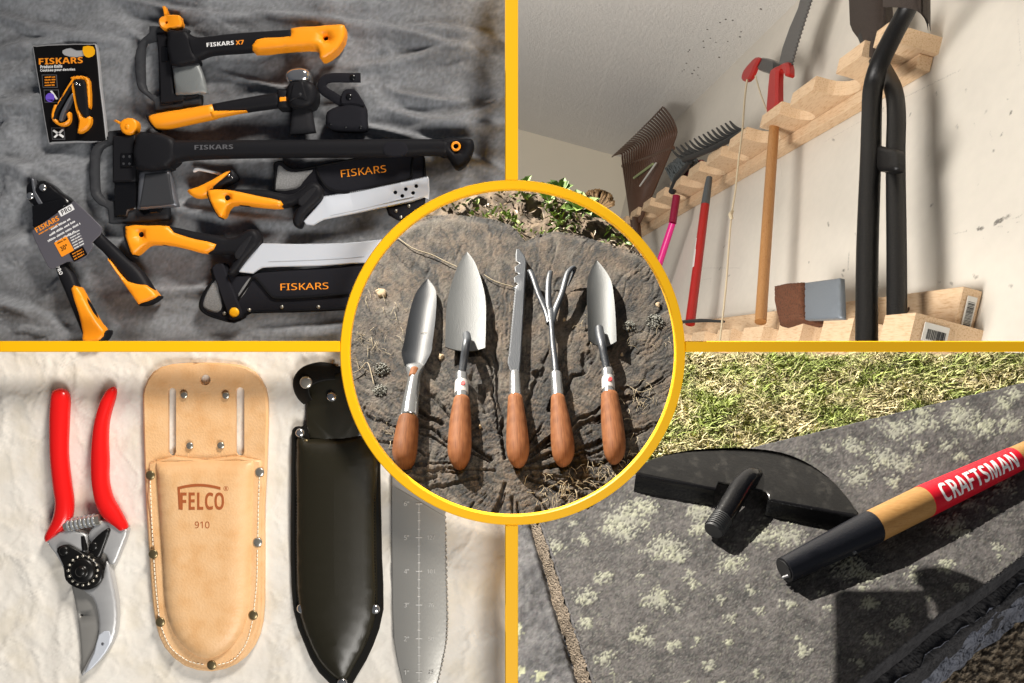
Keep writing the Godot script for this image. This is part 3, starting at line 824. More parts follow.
	part(plate(upto(smooth(V2([72.6, 289, 79.8, 287.2, 88, 303, 99.4, 322.6, 106.4, 332, 100, 341, 84.6, 341.4, 84.4, 333, 80, 313]), 2), Rect2(0, 0, 500, 346)), -3, 8.4, 11.0, 4, [], 4.0), "grip", M.orange)
	part(plate(upto(smooth(V2([95, 342, 104, 332, 108, 330, 108.4, 334, 102, 343]), 2), Rect2(0, 0, 500, 346)), -6, 3, 9, 2.0, [], 4.0), "end_cap", M.black)
	letters("PRO", 60.5, 270.5, 9, 3.6, -64, 7.2, M.white_ink)
	var lp := smooth(V2([34, 231.4, 36, 229.8, 56, 215.6, 73, 203.4, 78.6, 203.6, 102, 226.4, 102.8, 231, 101.6, 235.4, 93.6, 243, 94, 248, 83.6, 261.2, 69, 262, 55, 269, 51.6, 268.4, 48, 263.6, 37, 241]), 2)
	var lb := part(plate(lp, 7.6, 8.8, 9.1, 0.5, [], 5.0), "hang_label", M.label_grey)
	letters("FISKARS", 49, 224.6, 26, 5.0, 29, 9.1, M.orange_ink, lb)
	fine_print(50.5, 229.4, 22, 1.5, 29, 9.1, M.orange_ink, lb)
	part(plate(turned(rrect(60.6, 207.8, 76, 214, 0.6), Vector2(68.3, 210.9), -0.5), 9, 9.4, 9.4, 0.2), "badge", M.white_ink, lb)
	letters("PRO", 68.3, 210.9, 11, 4.4, 28, 9.3, M.card, lb)
	for k in 4:
		fine_print(62.5 + k * 1.6, 224.6 + k * 4.2, 22.0 + (k % 3) * 7.0, 2.2, 29, 9.1, M.white_ink, lb)
	part(plate(turned(rrect(59, 239, 73, 255, 0.8), Vector2(66, 247), -0.5), 9, 9.5, 9.5, 0.2), "orange_badge", M.orange_ink, lb)
	letters("30°", 66, 248, 7.5, 4.6, 28, 9.4, M.card, lb)
	fine_print(63.6, 241.8, 9.5, 1.7, 28, 9.4, M.card, lb)
	for k in 6: fine_print(76 + k * 1.0, 233.4 + k * 2.6, 11, 1.4, 28, 9.1, M.white_ink, lb)
	part(plate(turned(rrect(72.6, 249.6, 88, 259.4, 0.8), Vector2(80, 254.4), -0.5), 9, 9.5, 9.5, 0.2), "black_badge", M.card, lb)
	for k in 3: fine_print(79.2 + k * 0.9, 252.0 + k * 2.6, 11, 1.4, 28, 9.4, M.orange_ink, lb)

func pline(a: Array) -> Array:
	var o := []
	for q in a: o.append(P(q[0], q[1], q[2]))
	return o

func knife_handle(which: int) -> void:
	if which == 0:
		part(plate(smooth(V2([222, 191, 236, 189.4, 252, 189.6, 268, 190.4, 284, 194.4, 294, 194, 302, 189, 309, 183.6, 317.6, 183, 323.6, 190, 322.6, 198.6, 314, 207, 305, 216, 301.6, 226, 298.6, 228, 294.6, 226, 293, 219, 297, 210, 299.4, 203.6, 290, 206, 276, 208, 250, 206, 232, 204, 224, 200]), 2), -8, 3, 9, 5, [], 5.0), "handle", M.black)
		part(plate(smooth(V2([209.4, 193.6, 213.6, 190.8, 226, 190.6, 238.6, 192.4, 260, 197, 282.6, 202, 281.4, 208.2, 262, 207.4, 237, 204.8, 230, 207.6, 226.8, 213, 225, 217.4, 220.6, 217.2, 214, 206]), 2), -6, 9.0, 11.6, 3.5, [circle(229.4, 198.8, 2.7, 14)], 4.0), "grip", M.orange)
		part(plate(smooth(V2([207.6, 193.6, 211, 192.2, 215.6, 205, 222, 217, 219.6, 218, 212.4, 207]), 2), -6, 5, 9.5, 1.6, [], 4.0), "pommel", M.black)
		part(turned_up(229.4, 198.8, [[2.7, 7], [1.2, 6], [0, 6]], 12), "lanyard_hole", M.black)
		part(plate(smooth(V2([299, 201, 310, 190.6, 318, 189, 311, 199, 303, 207]), 2), 6, 9.2, 10.2, 1.4, [], 4.0), "guard_panel", M.black_soft)
		return
	part(plate(smooth(V2([150, 227.6, 171, 226.6, 194, 231.6, 218, 235.4, 230, 238, 238.6, 235.8, 249, 229.4, 257, 230.4, 260.8, 238, 259.4, 245.4, 251, 255, 241.6, 267, 236, 274.6, 231, 276, 228, 273, 232, 265, 237.4, 256.4, 226, 254.4, 208, 254, 176, 246, 150, 243]), 2), -8, 3, 9, 5, [], 5.0), "handle", M.black)
	part(plate(smooth(V2([128, 227.4, 150, 226.4, 170.4, 226.8, 176.4, 233.4, 198, 240, 218.4, 245, 208.6, 254, 190, 250, 173, 246, 156, 244.8, 148, 246, 141, 252, 135.4, 255.2, 131, 246]), 2), -6, 9.0, 11.6, 3.5, [circle(143.6, 235.2, 2.9, 14)], 4.0), "grip", M.orange)
	part(plate(smooth(V2([123.8, 228, 128.4, 227, 131, 240, 136.4, 254, 133.4, 256, 127, 246]), 2), -6, 5, 9.5, 1.8, [], 4.0), "pommel", M.black)
	part(turned_up(143.6, 235.2, [[2.9, 7], [1.2, 6], [0, 6]], 12), "lanyard_hole", M.black)
	part(plate(smooth(V2([236, 254, 246, 241, 254, 236.4, 248, 248, 240, 260]), 2), 6, 9.2, 10.2, 1.4, [], 4.0), "guard_panel", M.black_soft)

# A line of print too small to read: short strokes in word lengths.
func fine_print(x: float, y: float, w: float, h: float, deg: float, z: float, m: Material, parent: Node) -> void:
	var st := ST()
	var right := (P(x + 1, y, z) - P(x, y, z)).normalized().rotated(n, deg_to_rad(deg))
	var up := n.cross(right)
	var c := P(x, y, z)
	var u := -w / 2
	while u < w / 2:
		var word := u + rng.randf_range(3.0, 6.0) * h * 0.7
		while u < minf(word, w / 2):
			var g := h * rng.randf_range(0.25, 0.5)
			var hh := h * rng.randf_range(0.3, 0.5)
			box3(st, c + right * ((u + g / 2) * ps) + up * ((hh - h * 0.4) * ps), right * (g * 0.5 * ps), up * (hh * ps), n * (0.12 * ps))
			u += g + h * 0.16
		u += h * 0.5
	part(done(st), "fine_print", m, parent)

func paper_panel() -> void:
	org = Vector3.ZERO
	surface(Vector3(0, 0, 1), Vector3(0, 0, -0.036), 0.001036)
	var f1 := noise(31, 0.009, 3); var f2 := noise(32, 0.02, 3, FastNoiseLite.TYPE_CELLULAR)
	f2.cellular_return_type = FastNoiseLite.RETURN_DISTANCE
	f1.domain_warp_enabled = true; f1.domain_warp_amplitude = 40.0; f1.domain_warp_frequency = 0.01
	var hf := func(x: float, y: float) -> float:
		var r := pow(1.0 - minf(1.0, absf(f1.get_noise_2d(x * 0.8, y * 0.6)) * 2.6), 2.5)
		var r2 := pow(1.0 - minf(1.0, absf(f1.get_noise_2d(x * 1.9 + 500.0, y * 1.5)) * 3.4), 3.0)
		return -5.5 + r * 1.7 + r2 * 0.7 + f2.get_noise_2d(x * 0.5, y * 0.4) * 1.2 + f1.get_noise_2d(y * 0.6 + 300.0, x * 0.4) * 3.0
	var kf := func(x: float, y: float) -> bool:
		return Vector2(x - 512.5, y - 352.5).length() > 166.5
	var pp := struct(sheet(-40, 347, 511, 735, 2.0, hf, null, kf), "wrapping_paper", M.paper)
	tag(pp, "crumpled white wrapping paper under the pruner and sheaths")
	href = 4.0
	# --- pruner
	thing("pruner", "open hand pruner with glossy red handles and curved steel blade", "pruner", 85, 530)
	part(loft([[55, 389.6, 62, 388.4, 2, 3], [51.2, 392.4, 67.4, 391.6, 2, 6], [49.6, 403, 69.4, 400, 2, 8.4], [48.6, 423.5, 68.6, 420, 2, 9], [49.4, 457, 67.6, 453, 2, 9], [52.4, 487, 70.6, 483, 2, 9], [54.6, 504, 73, 501, 2, 9], [51.6, 520, 71.6, 519, 2, 8.6], [44, 536, 64, 529.6, 2, 7.4], [45, 542, 60, 531, 2, 6.4]], 22, 2.1), "handle", M.red_rubber)
	part(loft([[109.6, 387.6, 114.6, 387, 2, 3], [105, 391.6, 116.2, 391, 2, 5.5], [98.6, 405, 114.6, 399.6, 2, 7.6], [93.6, 424, 109, 420, 2, 8.6], [91.2, 444, 107.8, 441, 2, 8.8], [90.4, 465, 108.6, 461, 2, 9], [91.6, 485, 108.4, 479, 2, 9], [95.6, 505, 112, 496, 2, 9], [103, 518, 119.6, 510, 2, 8.4], [113, 525.6, 126.4, 523, 2, 7], [119, 530.6, 127.6, 527.4, 2, 6]], 22, 2.1), "handle", M.red_rubber)
	var zz := func(a: Array) -> PackedVector2Array:
		var o := PackedVector2Array()
		for i in range(0, a.size(), 2): o.append(Vector2(a[i] / 3.733, 500.0 + a[i + 1] / 3.733))
		return o
	part(plate(smooth(zz.call([262, 318, 300, 330, 345, 355, 366, 420, 370, 490, 352, 560, 310, 648, 300, 655, 296, 648, 298, 590, 286, 450, 270, 360]), 2), -2, 0.4, 1.6, 3.0, [circle(80.2, 616.3, 1.5, 10)], 4.0), "blade", M.blade)
	part(plate(smooth(zz.call([172, 150, 200, 132, 250, 106, 290, 118, 325, 130, 322, 190, 300, 240, 252, 292, 238, 256, 210, 204]), 2), -4, 4, 6, 2.4, [], 4.0), "body", M.alu)
	part(plate(smooth(zz.call([330, 128, 352, 96, 375, 74, 420, 86, 472, 108, 474, 126, 452, 184, 428, 240, 408, 232, 398, 208, 372, 190, 340, 160]), 2), -4, 3.6, 5.4, 2.4, [], 4.0), "body", M.alu)
	part(plate(smooth(zz.call([398, 228, 412, 256, 426, 320, 439, 400, 436, 480, 416, 540, 372, 602, 316, 652, 306, 646, 350, 560, 369, 490, 366, 424, 346, 364, 308, 334, 350, 322, 384, 286]), 2), -3, 4, 6.4, 3.4, [], 4.0), "counter_blade", M.alu)
	part(plate(smooth(zz.call([374, 500, 412, 486, 414, 536, 372, 598, 322, 642, 356, 568]), 2), 4, 6.6, 7.0, 0.8, [], 4.0), "blade_tip_face", M.steel_pale)
	rivet(104, 643, 1.6, 6.8, 0.8, "pin", M.steel_dark)
	part(plate(smooth(zz.call([220, 190, 228, 170, 262, 164, 300, 184, 350, 215, 384, 246, 391, 288, 364, 322, 314, 332, 264, 308, 248, 280, 244, 240]), 2), 3, 8.4, 10, 2.0, [], 4.0), "lock_plate", M.mech)
	part(turned_up(85.8, 569, [[12.4, 9.6], [12.4, 12], [10.6, 13.4], [7.0, 14.2], [5.4, 14.4], [5.0, 17], [3.6, 18], [0, 18.2]], 24), "pivot_nut", M.mech)
	var gear := ST()
	for k in 16:
		var a := TAU * k / 16
		turned_up(85.8 + cos(a) * 14.4, 569 + sin(a) * 14.4, [[1.5, 9.4], [1.4, 11.4], [0.6, 11.8], [0, 11.8]], 8, gear)
	part(done(gear), "nut_teeth", M.rivet)
	rivet(67, 549.6, 4.8, 9.8, 3.0, "screw", M.mech)
	part(plate(smooth(zz.call([405, 104, 416, 112, 400, 160, 376, 216, 352, 200, 338, 188, 340, 164, 372, 128]), 2), 4, 8, 10, 2.0, [], 4.0), "latch", M.mech)
	rivet(96, 545, 4.4, 9.4, 2.4, "screw", M.mech)
	part(tube(pline([[83.4, 536, 4], [84.4, 543, 5], [85.4, 550, 5]]), 0.0028, 10, 2), "stop_block", M.mech)
	part(tube(pline([[65, 525.4, 4], [100.6, 518.8, 4]]), 0.0058, 16), "spring_sleeve", M.rivet)
	var coil := ST()
	for k in 7:
		var t := (k + 0.6) / 7.6
		var c := P(lerpf(67, 99, t), lerpf(525, 519.1, t), 4)
		var dir := (P(100.6, 518.8, 4) - P(65, 525.4, 4)).normalized() * 0.0009
		tube([c - dir, c + dir], 0.0066, 16, 1, coil)
	part(done(coil), "spring", M.steel)
	href = 2.0
	# --- tan leather holster
	thing("leather_holster", "tan leather pruner holster with belt slots and stamped logo", "holster", 208, 520)
	var outl := smooth(V2([142.4, 407, 143.6, 388, 153, 371.6, 172, 364, 205, 362.6, 236, 364.6, 254, 372, 265, 389, 267.6, 409, 267, 440, 266, 470, 264, 508, 264, 545, 264, 585, 262.4, 622, 254, 647, 236.4, 664.6, 211, 672, 184, 666.4, 164, 648, 155, 624, 151, 590, 148.6, 555, 145.8, 510, 143.8, 460]), 2)
	var hol := part(plate(outl, -5, 0.0, 1.6, 1.8, [circle(204.6, 380, 5.4, 18), rrect(167.2, 388, 175.4, 456, 3.9), rrect(235, 387.4, 243.8, 456, 4.2)], 7.0), "back_piece", M.leather)
	var pocket := smooth(V2([155.6, 463, 157.4, 461.2, 160, 460.8, 170, 460.4, 205, 459.4, 240, 459.4, 250, 459.4, 253.4, 459.8, 254.8, 461.4, 254, 490, 253, 530, 251.6, 580, 250, 606, 243.6, 632, 227, 651, 209, 658.4, 191, 652, 174, 633, 165.6, 606, 162.6, 570, 160, 530, 157.4, 495]), 2)
	var welt := smooth(V2([149.4, 463, 205, 459.8, 261, 460.6, 261, 520, 260.6, 600, 257, 628, 245, 650, 228, 663, 211, 667.6, 192, 663.6, 174, 652, 162, 630, 157.6, 604, 153, 540]), 2)
	part(plate(welt, 0, 2.4, 4.0, 1.8, [], 7.0), "front_edge", M.leather)
	var pk := part(plate(pocket, 2, 3.6, 14.5, 20.0, [], 5.0, func(q: Vector2) -> float: return -6.0 * smoothstep(660.0, 560.0, q.y) * 0.35), "pocket", M.leather)
	rivet(184, 395, 3.7, 1.6, 1.6, "rivet", M.rivet); rivet(225.8, 395.5, 3.7, 1.6, 1.6, "rivet", M.rivet)
	rivet(189.7, 445.8, 3.7, 1.6, 1.6, "rivet", M.rivet); rivet(220.8, 445.5, 3.7, 1.6, 1.6, "rivet", M.rivet)
	for q in [[151, 475], [260, 472], [154, 553.6], [258, 542], [161, 621.5], [253.6, 614.6], [212.3, 664.5]]: rivet(q[0], q[1], 4.8, 3.6, 1.8, "rivet", M.brass if q[0] < 200 or q[1] > 600 else M.rivet)
	var sti := ST()
	for line in [[[151, 480], [152.6, 520], [154, 548]], [[154.6, 559], [157, 590], [160, 617]], [[162, 626], [171, 646], [188, 659.6], [206, 664]], [[218, 664], [234, 659], [247, 642], [253.4, 619]], [[254.4, 610], [257.4, 580], [258, 547]], [[258.4, 537], [259, 505], [260, 477]]]:
		var cv := Curve2D.new()
		for i in line.size():
			var q := Vector2(line[i][0], line[i][1])
			var tg := (Vector2(line[mini(i + 1, line.size() - 1)][0], line[mini(i + 1, line.size() - 1)][1]) - Vector2(line[maxi(i - 1, 0)][0], line[maxi(i - 1, 0)][1])) / 6.0
			cv.add_point(q, -tg, tg)
		var len := cv.get_baked_length()
		var u := 0.6
		while u < len - 2.0:
			var a := cv.sample_baked(u); var b := cv.sample_baked(u + 2.7)
			tube([P(a.x, a.y, 3.9), P((a.x + b.x) / 2, (a.y + b.y) / 2, 4.7), P(b.x, b.y, 3.9)], 0.00058, 6, 2, sti)
			u += 4.1
	var sp := part(done(sti), "stitching", M.thread)
	sp.set_meta("kind", "stuff")
	letters("FELCO", 205.5, 499.5, 43, 17, 0, 12.55, M.brand, pk)
	var arcp := PackedVector2Array()
	for i in 13: arcp.append(Vector2(181.0 + i * 3.55, 487.4 - 5.0 * sin(PI * (0.12 + 0.76 * i / 12.0))))
	for i in 13: arcp.append(Vector2(223.6 - i * 3.55, 490.0 - 5.0 * sin(PI * (0.88 - 0.76 * i / 12.0))))
	part(plate(arcp, 11, 12.75, 12.8, 0.3), "logo_arc", M.brand, pk)
	part(plate(V2([181.0, 487, 183.4, 487, 184.6, 507.6, 182.2, 507.6]), 11, 12.75, 12.8, 0.3), "logo_bar", M.brand, pk)
	letters("®", 229, 487, 5, 5, 0, 12.3, M.brand, pk)
	letters("910", 205.4, 523, 14.6, 6.6, 0, 12.5, M.brand, pk, false)
	href = 2.0
	# --- black leather sheath
	thing("black_sheath", "black leather knife sheath with silver studs and pointed end", "sheath", 336, 560)
	var so := smooth(V2([304.6, 369, 306, 367, 330, 366.6, 360, 367, 380, 380, 381, 440, 379.6, 468, 380.6, 520, 381.4, 560, 382.8, 611, 372.6, 647, 358.8, 673, 343, 692, 318, 673, 303.2, 643, 293, 611, 290.2, 560, 290.6, 500, 291.2, 440, 292.4, 429, 297, 426.6, 304.4, 424.4, 304.8, 400]), 2)
	part(plate(outside_ring(so), -5, -0.5, 1.2, 1.6, [], 6.0), "back_piece", M.black_leather_edge)
	var sf := smooth(V2([296, 440, 306, 439, 340, 439.4, 375, 440, 376, 500, 376.4, 560, 376.8, 608, 367, 642, 354, 666, 343, 682, 322, 666, 308, 640, 298, 608, 295.4, 560, 295.6, 500]), 2)
	part(plate(outside_ring(sf), 0, 2.4, 12.5, 40.0, [], 5.0), "front_piece", M.black_leather)
	part(plate(outside_ring(smooth(V2([308, 377, 330, 374, 352, 376, 360, 400, 362, 436, 340, 439, 310, 438, 306.6, 410]), 2)), 0, 1.4, 2.2, 2.0, [], 5.0), "belt_loop", M.black_leather)
	var flap := ST()
	tube([P(336, 372, 5), P(322, 371.6, 8), P(309, 376, 9), P(302.4, 384, 7), P(303, 394, 4), P(308, 402, 2)], [0.0010, 0.0013, 0.0014, 0.0014, 0.0013, 0.001], 12, 5, flap, 8.2, Vector3(0.35, -0.9, 0.2))
	part(done(flap), "retaining_strap", M.black_leather_edge)
	rivet(308, 382, 6.2, 11.2, 2.4, "snap", M.rivet)
	for q in [[331.7, 396.5, 5.0], [300.3, 432.8, 4.6], [302, 608, 5.0], [375, 608.7, 5.0], [342.6, 682, 5.0]]: rivet(q[0], q[1], q[2], 2.4, 4.0, "stud", M.chrome)
	rivet(306.2, 441.4, 2.4, 3.4, 1.4, "eyelet", M.brass)
	var ss := ST()
	for line in [[[297.4, 446], [296.8, 500], [296.8, 560], [299, 606], [309, 638], [323, 663], [341, 679]], [[374.2, 472], [374.8, 520], [375.2, 560], [375.6, 606], [366, 640], [353, 664], [344, 678]]]:
		for i in line.size() - 1:
			var a := Vector2(line[i][0], line[i][1]); var b := Vector2(line[i + 1][0], line[i + 1][1])
			var k := int(a.distance_to(b) / 3.2)
			for j in k:
				var p := a.lerp(b, (j + 0.1) / k); var q := a.lerp(b, (j + 0.8) / k)
				tube([P(p.x, p.y, 3.6), P(q.x, q.y, 3.6)], 0.0006, 6, 1, ss)
	var sps := part(done(ss), "stitching", M.piping)
	sps.set_meta("kind", "stuff")
	href = 0.0
	# --- digging knife
	thing("digging_knife", "steel digging blade with inch scale and one serrated edge", "knife", 420, 590)
	var bl := PackedVector2Array()
	bl.append_array(V2([391.6, 470, 391.4, 510, 391.8, 560, 392.4, 610, 393.8, 642, 398, 666, 404, 690, 414, 700, 432, 696, 438.6, 684]))
	var ser := [Vector2(438.6, 684), Vector2(443.6, 662), Vector2(447.6, 640), Vector2(448.6, 620), Vector2(448, 590), Vector2(447.2, 560), Vector2(446.6, 530), Vector2(446, 500)]
	for i in ser.size() - 1:
		for j in 5:
			var p: Vector2 = ser[i].lerp(ser[i + 1], j / 5.0)
			bl.append(p)
			bl.append(ser[i].lerp(ser[i + 1], (j + 0.5) / 5.0) + Vector2(-2.6, 0))
	bl.append_array(V2([446, 500, 446, 470]))
	var kb := part(plate(outside_ring(bl), -4, -1.4, -1.0, 0.8, [], 7.0), "blade", M.blade)
	trough([[393, 486, 445, 517, -0.9, -1.1], [392.8, 505, 445.2, 526, -0.9, -1.4], [392.8, 532, 445, 541, -0.9, -1.5], [393, 570, 445.2, 572, -0.9, -1.5], [393.8, 610, 446, 610, -0.9, -1.5], [395, 642, 445, 642, -0.9, -1.5], [398.6, 664, 441, 662, -0.9, -1.3], [404.6, 684, 436, 684, -0.9, -1.0], [413, 698, 428, 696, -0.9, -0.5]], 0.4, "ground_face", M.brushed)
	var tick := ST()
	for i in 27:
		var y := 503.7 + i * 34.4 / 4.0 * 0.98
		if y > 690: break
		var w := 7.0 if i % 4 == 0 else 2.6
		box3(tick, P(419, y, 0.7), Vector3(w * 0.5 * ps * (1.0 if i % 4 else 0.9), 0, 0), Vector3(0, 0.45 * ps, 0), Vector3(0, 0, 0.2 * ps))
	box3(tick, P(419, 592, 0.62), Vector3(0.3 * ps, 0, 0), Vector3(0, 88 * ps, 0), Vector3(0, 0, 0.15 * ps))
	part(done(tick), "scale_marks", M.etch)
	for i in 6:
		var y := 503.7 + i * 33.75
		letters(["6\"", "5\"", "4\"", "3\"", "2\"", "1\""][i], 406.5, y, 5.0, 4.6, 0, 0.45, M.etch, null, false, false, "numeral")
		if i > 0: letters(["", "127", "101", "76", "50", "25"][i], 431, y, 7.4 if i < 3 else 5.4, 4.2, 0, 0.5, M.etch, null, false, false, "numeral")

func stump_scene() -> void:
	org = Vector3.ZERO
	var bottom := Vector3(0, -0.183 * 1.07, -0.07)
	surface(Vector3(0, 0.77, 0.638), bottom, 0.00125)
	var edge := V2([300, 262, 340, 258, 372, 246, 394, 233, 411, 220, 432, 213.5, 452, 212, 472, 214, 492, 217, 509, 222.5, 518, 230, 525, 239, 530, 237, 539.5, 232.5, 552.7, 229.5, 565, 230, 579, 233.5, 596, 238, 611, 243, 632, 249, 648, 256.5, 670, 268, 720, 290, 720, 600, 300, 600])
	var f1 := noise(51, 0.012, 4); var f2 := noise(52, 0.05, 4); var f3 := noise(53, 0.22, 3); var f4 := noise(54, 0.03, 3)
	var core := Vector2(508, 470)
	var cracks := []
	rng.seed = 77
	for i in 64: cracks.append([rng.randf_range(-PI, PI), rng.randf_range(6, 90), rng.randf_range(70, 240), rng.randf_range(0.4, 1.7)])
	var crack := func(x: float, y: float) -> float:
		# in the stump's own plane, distances stretched along the view
		var v := Vector2(x - core.x, (y - core.y) * 1.35)
		var r := v.length()
		var a := v.angle() + 0.07 * f4.get_noise_2d(x, y)
		var best := 0.0
		for c in cracks:
			if r < c[1] or r > c[2]: continue
			var da: float = absf(wrapf(a - c[0], -PI, PI)) * r
			best = maxf(best, clampf(1.0 - da / (c[3] * 2.2), 0.0, 1.0) * smoothstep(c[2], c[2] * 0.6, r))
		return best
	var rings := func(x: float, y: float) -> float:
		var v := Vector2(x - core.x, (y - core.y) * 1.35)
		return sin(v.length() * 1.05 + 2.6 * f4.get_noise_2d(x, y) + 1.2 * f2.get_noise_2d(x, y))
	var ray_noise := noise(57, 1.0, 1)
	var lines := func(x: float, y: float) -> Vector2:
		# growth rings and drying checks, thin dark lines round and away from the pith
		var v := Vector2(x - core.x, (y - core.y) * 1.35)
		var r := v.length()
		var a := v.angle() + 0.025 * f4.get_noise_2d(x, y)
		var ring := pow(0.5 + 0.5 * sin(r * 0.62 + 2.4 * f4.get_noise_2d(x, y) + 1.6 * f2.get_noise_2d(x, y)), 4.0) * smoothstep(210.0, 60.0, r)
		var check := smoothstep(0.16, 0.02, absf(ray_noise.get_noise_2d(a * 17.0, r * 0.007))) * smoothstep(6.0, 26.0, r) * clampf(0.55 + 1.2 * f1.get_noise_2d(x * 1.5, y * 1.5), 0.0, 1.0)
		return Vector2(ring, check)
	var hf := func(x: float, y: float) -> float:
		var e := edge_distance(Vector2(x, y), edge) if y < 300.0 else 40.0
		if not Geometry2D.is_point_in_polygon(Vector2(x, y), edge): return -minf(e * 3.0, 34.0) - 2.0 + 2.0 * f2.get_noise_2d(x, y)
		var h: float = f1.get_noise_2d(x, y) * 1.6 + f2.get_noise_2d(x, y) * 0.5 + f3.get_noise_2d(x, y) * 0.45
		var ln: Vector2 = lines.call(x, y)
		return h - 0.55 * ln.x - 1.5 * ln.y - 6.0 * crack.call(x, y) - 4.0 * smoothstep(10.0, 0.0, e)
	var cf := func(x: float, y: float, _h: float) -> Color:
		var rv := Vector2(x - core.x, (y - core.y) * 1.35)
		var rays := f3.get_noise_2d((rv.angle() + 0.05 * f4.get_noise_2d(x, y)) * 150.0, rv.length() * 0.12) * smoothstep(4.0, 30.0, rv.length())
		var ln: Vector2 = lines.call(x, y)
		var v: float = 0.47 + 0.55 * rays + 0.5 * f1.get_noise_2d(x * 1.3 + 90.0, y * 1.3) + 0.55 * f2.get_noise_2d(x, y) + 0.6 * f3.get_noise_2d(x * 1.4, y * 1.4) - 0.55 * ln.x - 0.70 * ln.y
		v = clampf(v, 0.02, 1.15)
		var warm := clampf(0.5 + f4.get_noise_2d(x + 400.0, y) * 1.3, 0.0, 1.0)
		var c := Color(0.006, 0.0048, 0.0036).lerp(Color(0.080, 0.057, 0.038).lerp(Color(0.076, 0.065, 0.052), warm), v)
		return c.lerp(Color(0.015, 0.012, 0.010), 0.75 * crack.call(x, y))
	M.stump = mat(Color.WHITE, 0.92, 0.0, bump_tex(noise(56, 0.12, 4), 256, 6.0), 0.35, 9.0)
	M.stump.vertex_color_use_as_albedo = true
	var kf := func(x: float, y: float) -> bool:
		if y < 270.0 and not Geometry2D.is_point_in_polygon(Vector2(x, y), edge) and edge_distance(Vector2(x, y), edge) > 11.0: return false
		return Vector2(x - 512.5, y - 352.5).length() < 171.0
	thing("tree_stump", "weathered cut tree stump under the five hand tools", "tree stump", 512, 400)
	part(sheet(330, 192, 696, 530, 1.15, hf, cf, kf), "cut_face", M.stump)
	# --- soil, litter and green leaves beyond the stump
	org = Vector3.ZERO
	surface(Vector3(0, 0.77, 0.638), bottom + Vector3(0, 0.77, 0.638) * -0.045, 0.0014)
	var sf := func(x: float, y: float) -> float: return f1.get_noise_2d(x * 2.0, y * 2.0) * 9.0 + f2.get_noise_2d(x, y) * 4.0
	var sc := func(x: float, y: float, _h: float) -> Color:
		var v := clampf(0.5 + f2.get_noise_2d(x * 1.5, y * 1.5) + 0.5 * f3.get_noise_2d(x, y), 0.0, 1.0)
		return Color(0.035, 0.024, 0.015).lerp(Color(0.16, 0.115, 0.075), v)
	var soil := struct(sheet(350, 176, 700, 280, 2.0, sf, sc, func(x, y): return Vector2(x - 512.5, y - 352.5).length() < 170.0), "soil", M.stump)
	tag(soil, "brown soil behind the stump")
	M.leaf = mat(Color.WHITE, 0.6)
	M.leaf.vertex_color_use_as_albedo = true
	M.leaf.backlight_enabled = true; M.leaf.backlight = Color(0.25, 0.3, 0.1)
	rng.seed = 5
	var litter := ST()
	litter.set_smooth_group(-1)
	for i in 420:
		var x := rng.randf_range(380, 660); var y := rng.randf_range(181, 262)
		if Vector2(x - 512.5, y - 352.5).length() > 165.0: continue
		var c: Color = [Color(0.22, 0.15, 0.09), Color(0.30, 0.22, 0.15), Color(0.10, 0.06, 0.035), Color(0.36, 0.29, 0.21)][rng.randi() % 4]
		leaf(litter, P(x, y, rng.randf_range(2, 9)), rng.randf_range(5, 12) * ps, rng.randf_range(0.25, 0.6), n.rotated(Vector3.RIGHT, rng.randf_range(-0.6, 0.6)), rng.randf_range(0, TAU), c)
	var lt := part(done(litter), "leaf_litter", M.leaf, self)
	tag(lt, "dry brown leaf litter scattered on the soil behind the stump", "leaf litter", "", "stuff")
	var clumps := [[447, 205, 10, 22.0, "yellow-green leafy plant at the left behind the stump"], [420, 212, 8, 16.0, "small green sprout at the far left behind the stump"], [470, 198, 8, 16.0, "pale sprout left of the middle behind the stump"], [548, 208, 8, 16.0, "small green sprout in the middle behind the stump"], [580, 218, 18, 26.0, "largest bright green leafy plant behind the stump"], [601, 226, 9, 17.0, "low green sprout to the right of the largest leafy plant"], [522, 196, 9, 17.0, "green sprout at the top edge behind the stump"], [560, 200, 9, 18.0, "tiny green plant above the largest leafy plant"]]
	for c in clumps:
		thing("leafy_plant", c[4], "plant", c[0], c[1], "green plants behind the stump")
		for k in c[2]:
			var lf := ST()
			lf.set_smooth_group(-1)
			var an: float = TAU * k / c[2] + rng.randf_range(-0.3, 0.3)
			var col := Color(0.10, 0.20, 0.035).lerp(Color(0.26, 0.36, 0.08), rng.randf())
			var out := (Vector3.RIGHT * cos(an) + n.cross(Vector3.RIGHT) * sin(an)).normalized()
			var nn := (n - out * rng.randf_range(0.3, 0.9)).normalized()
			leaf_along(lf, n * (11.0 * ps) + out * (1.5 * ps), (out + n * rng.randf_range(0.3, 1.0)).normalized(), nn, c[3] * rng.randf_range(0.6, 1.1) * ps, 0.34, col)
			part(done(lf), "leaf", M.leaf)
	org = Vector3.ZERO
	var sprigs := ST()
	sprigs.set_smooth_group(-1)
	for i in 1500:
		var x := rng.randf_range(392, 650); var y := rng.randf_range(183, 250)
		if Vector2(x - 512.5, y - 352.5).length() > 164.0 or f1.get_noise_2d(x * 2.2, y * 3.0 + 40.0) < -0.02: continue
		var col := Color(0.09, 0.16, 0.03).lerp(Color(0.30, 0.38, 0.10), rng.randf())
		var dir := (n * rng.randf_range(0.4, 1.2) + Vector3(rng.randfn(0, 0.7), rng.randfn(0, 0.3), rng.randfn(0, 0.5))).normalized()
		leaf_along(sprigs, P(x, y, rng.randf_range(3, 10)), dir, (n + Vector3(rng.randfn(0, 0.5), 0, rng.randfn(0, 0.5))).normalized(), rng.randf_range(4, 10) * ps, rng.randf_range(0.15, 0.35), col)
	var sg := part(done(sprigs), "ground_cover", M.leaf, self)
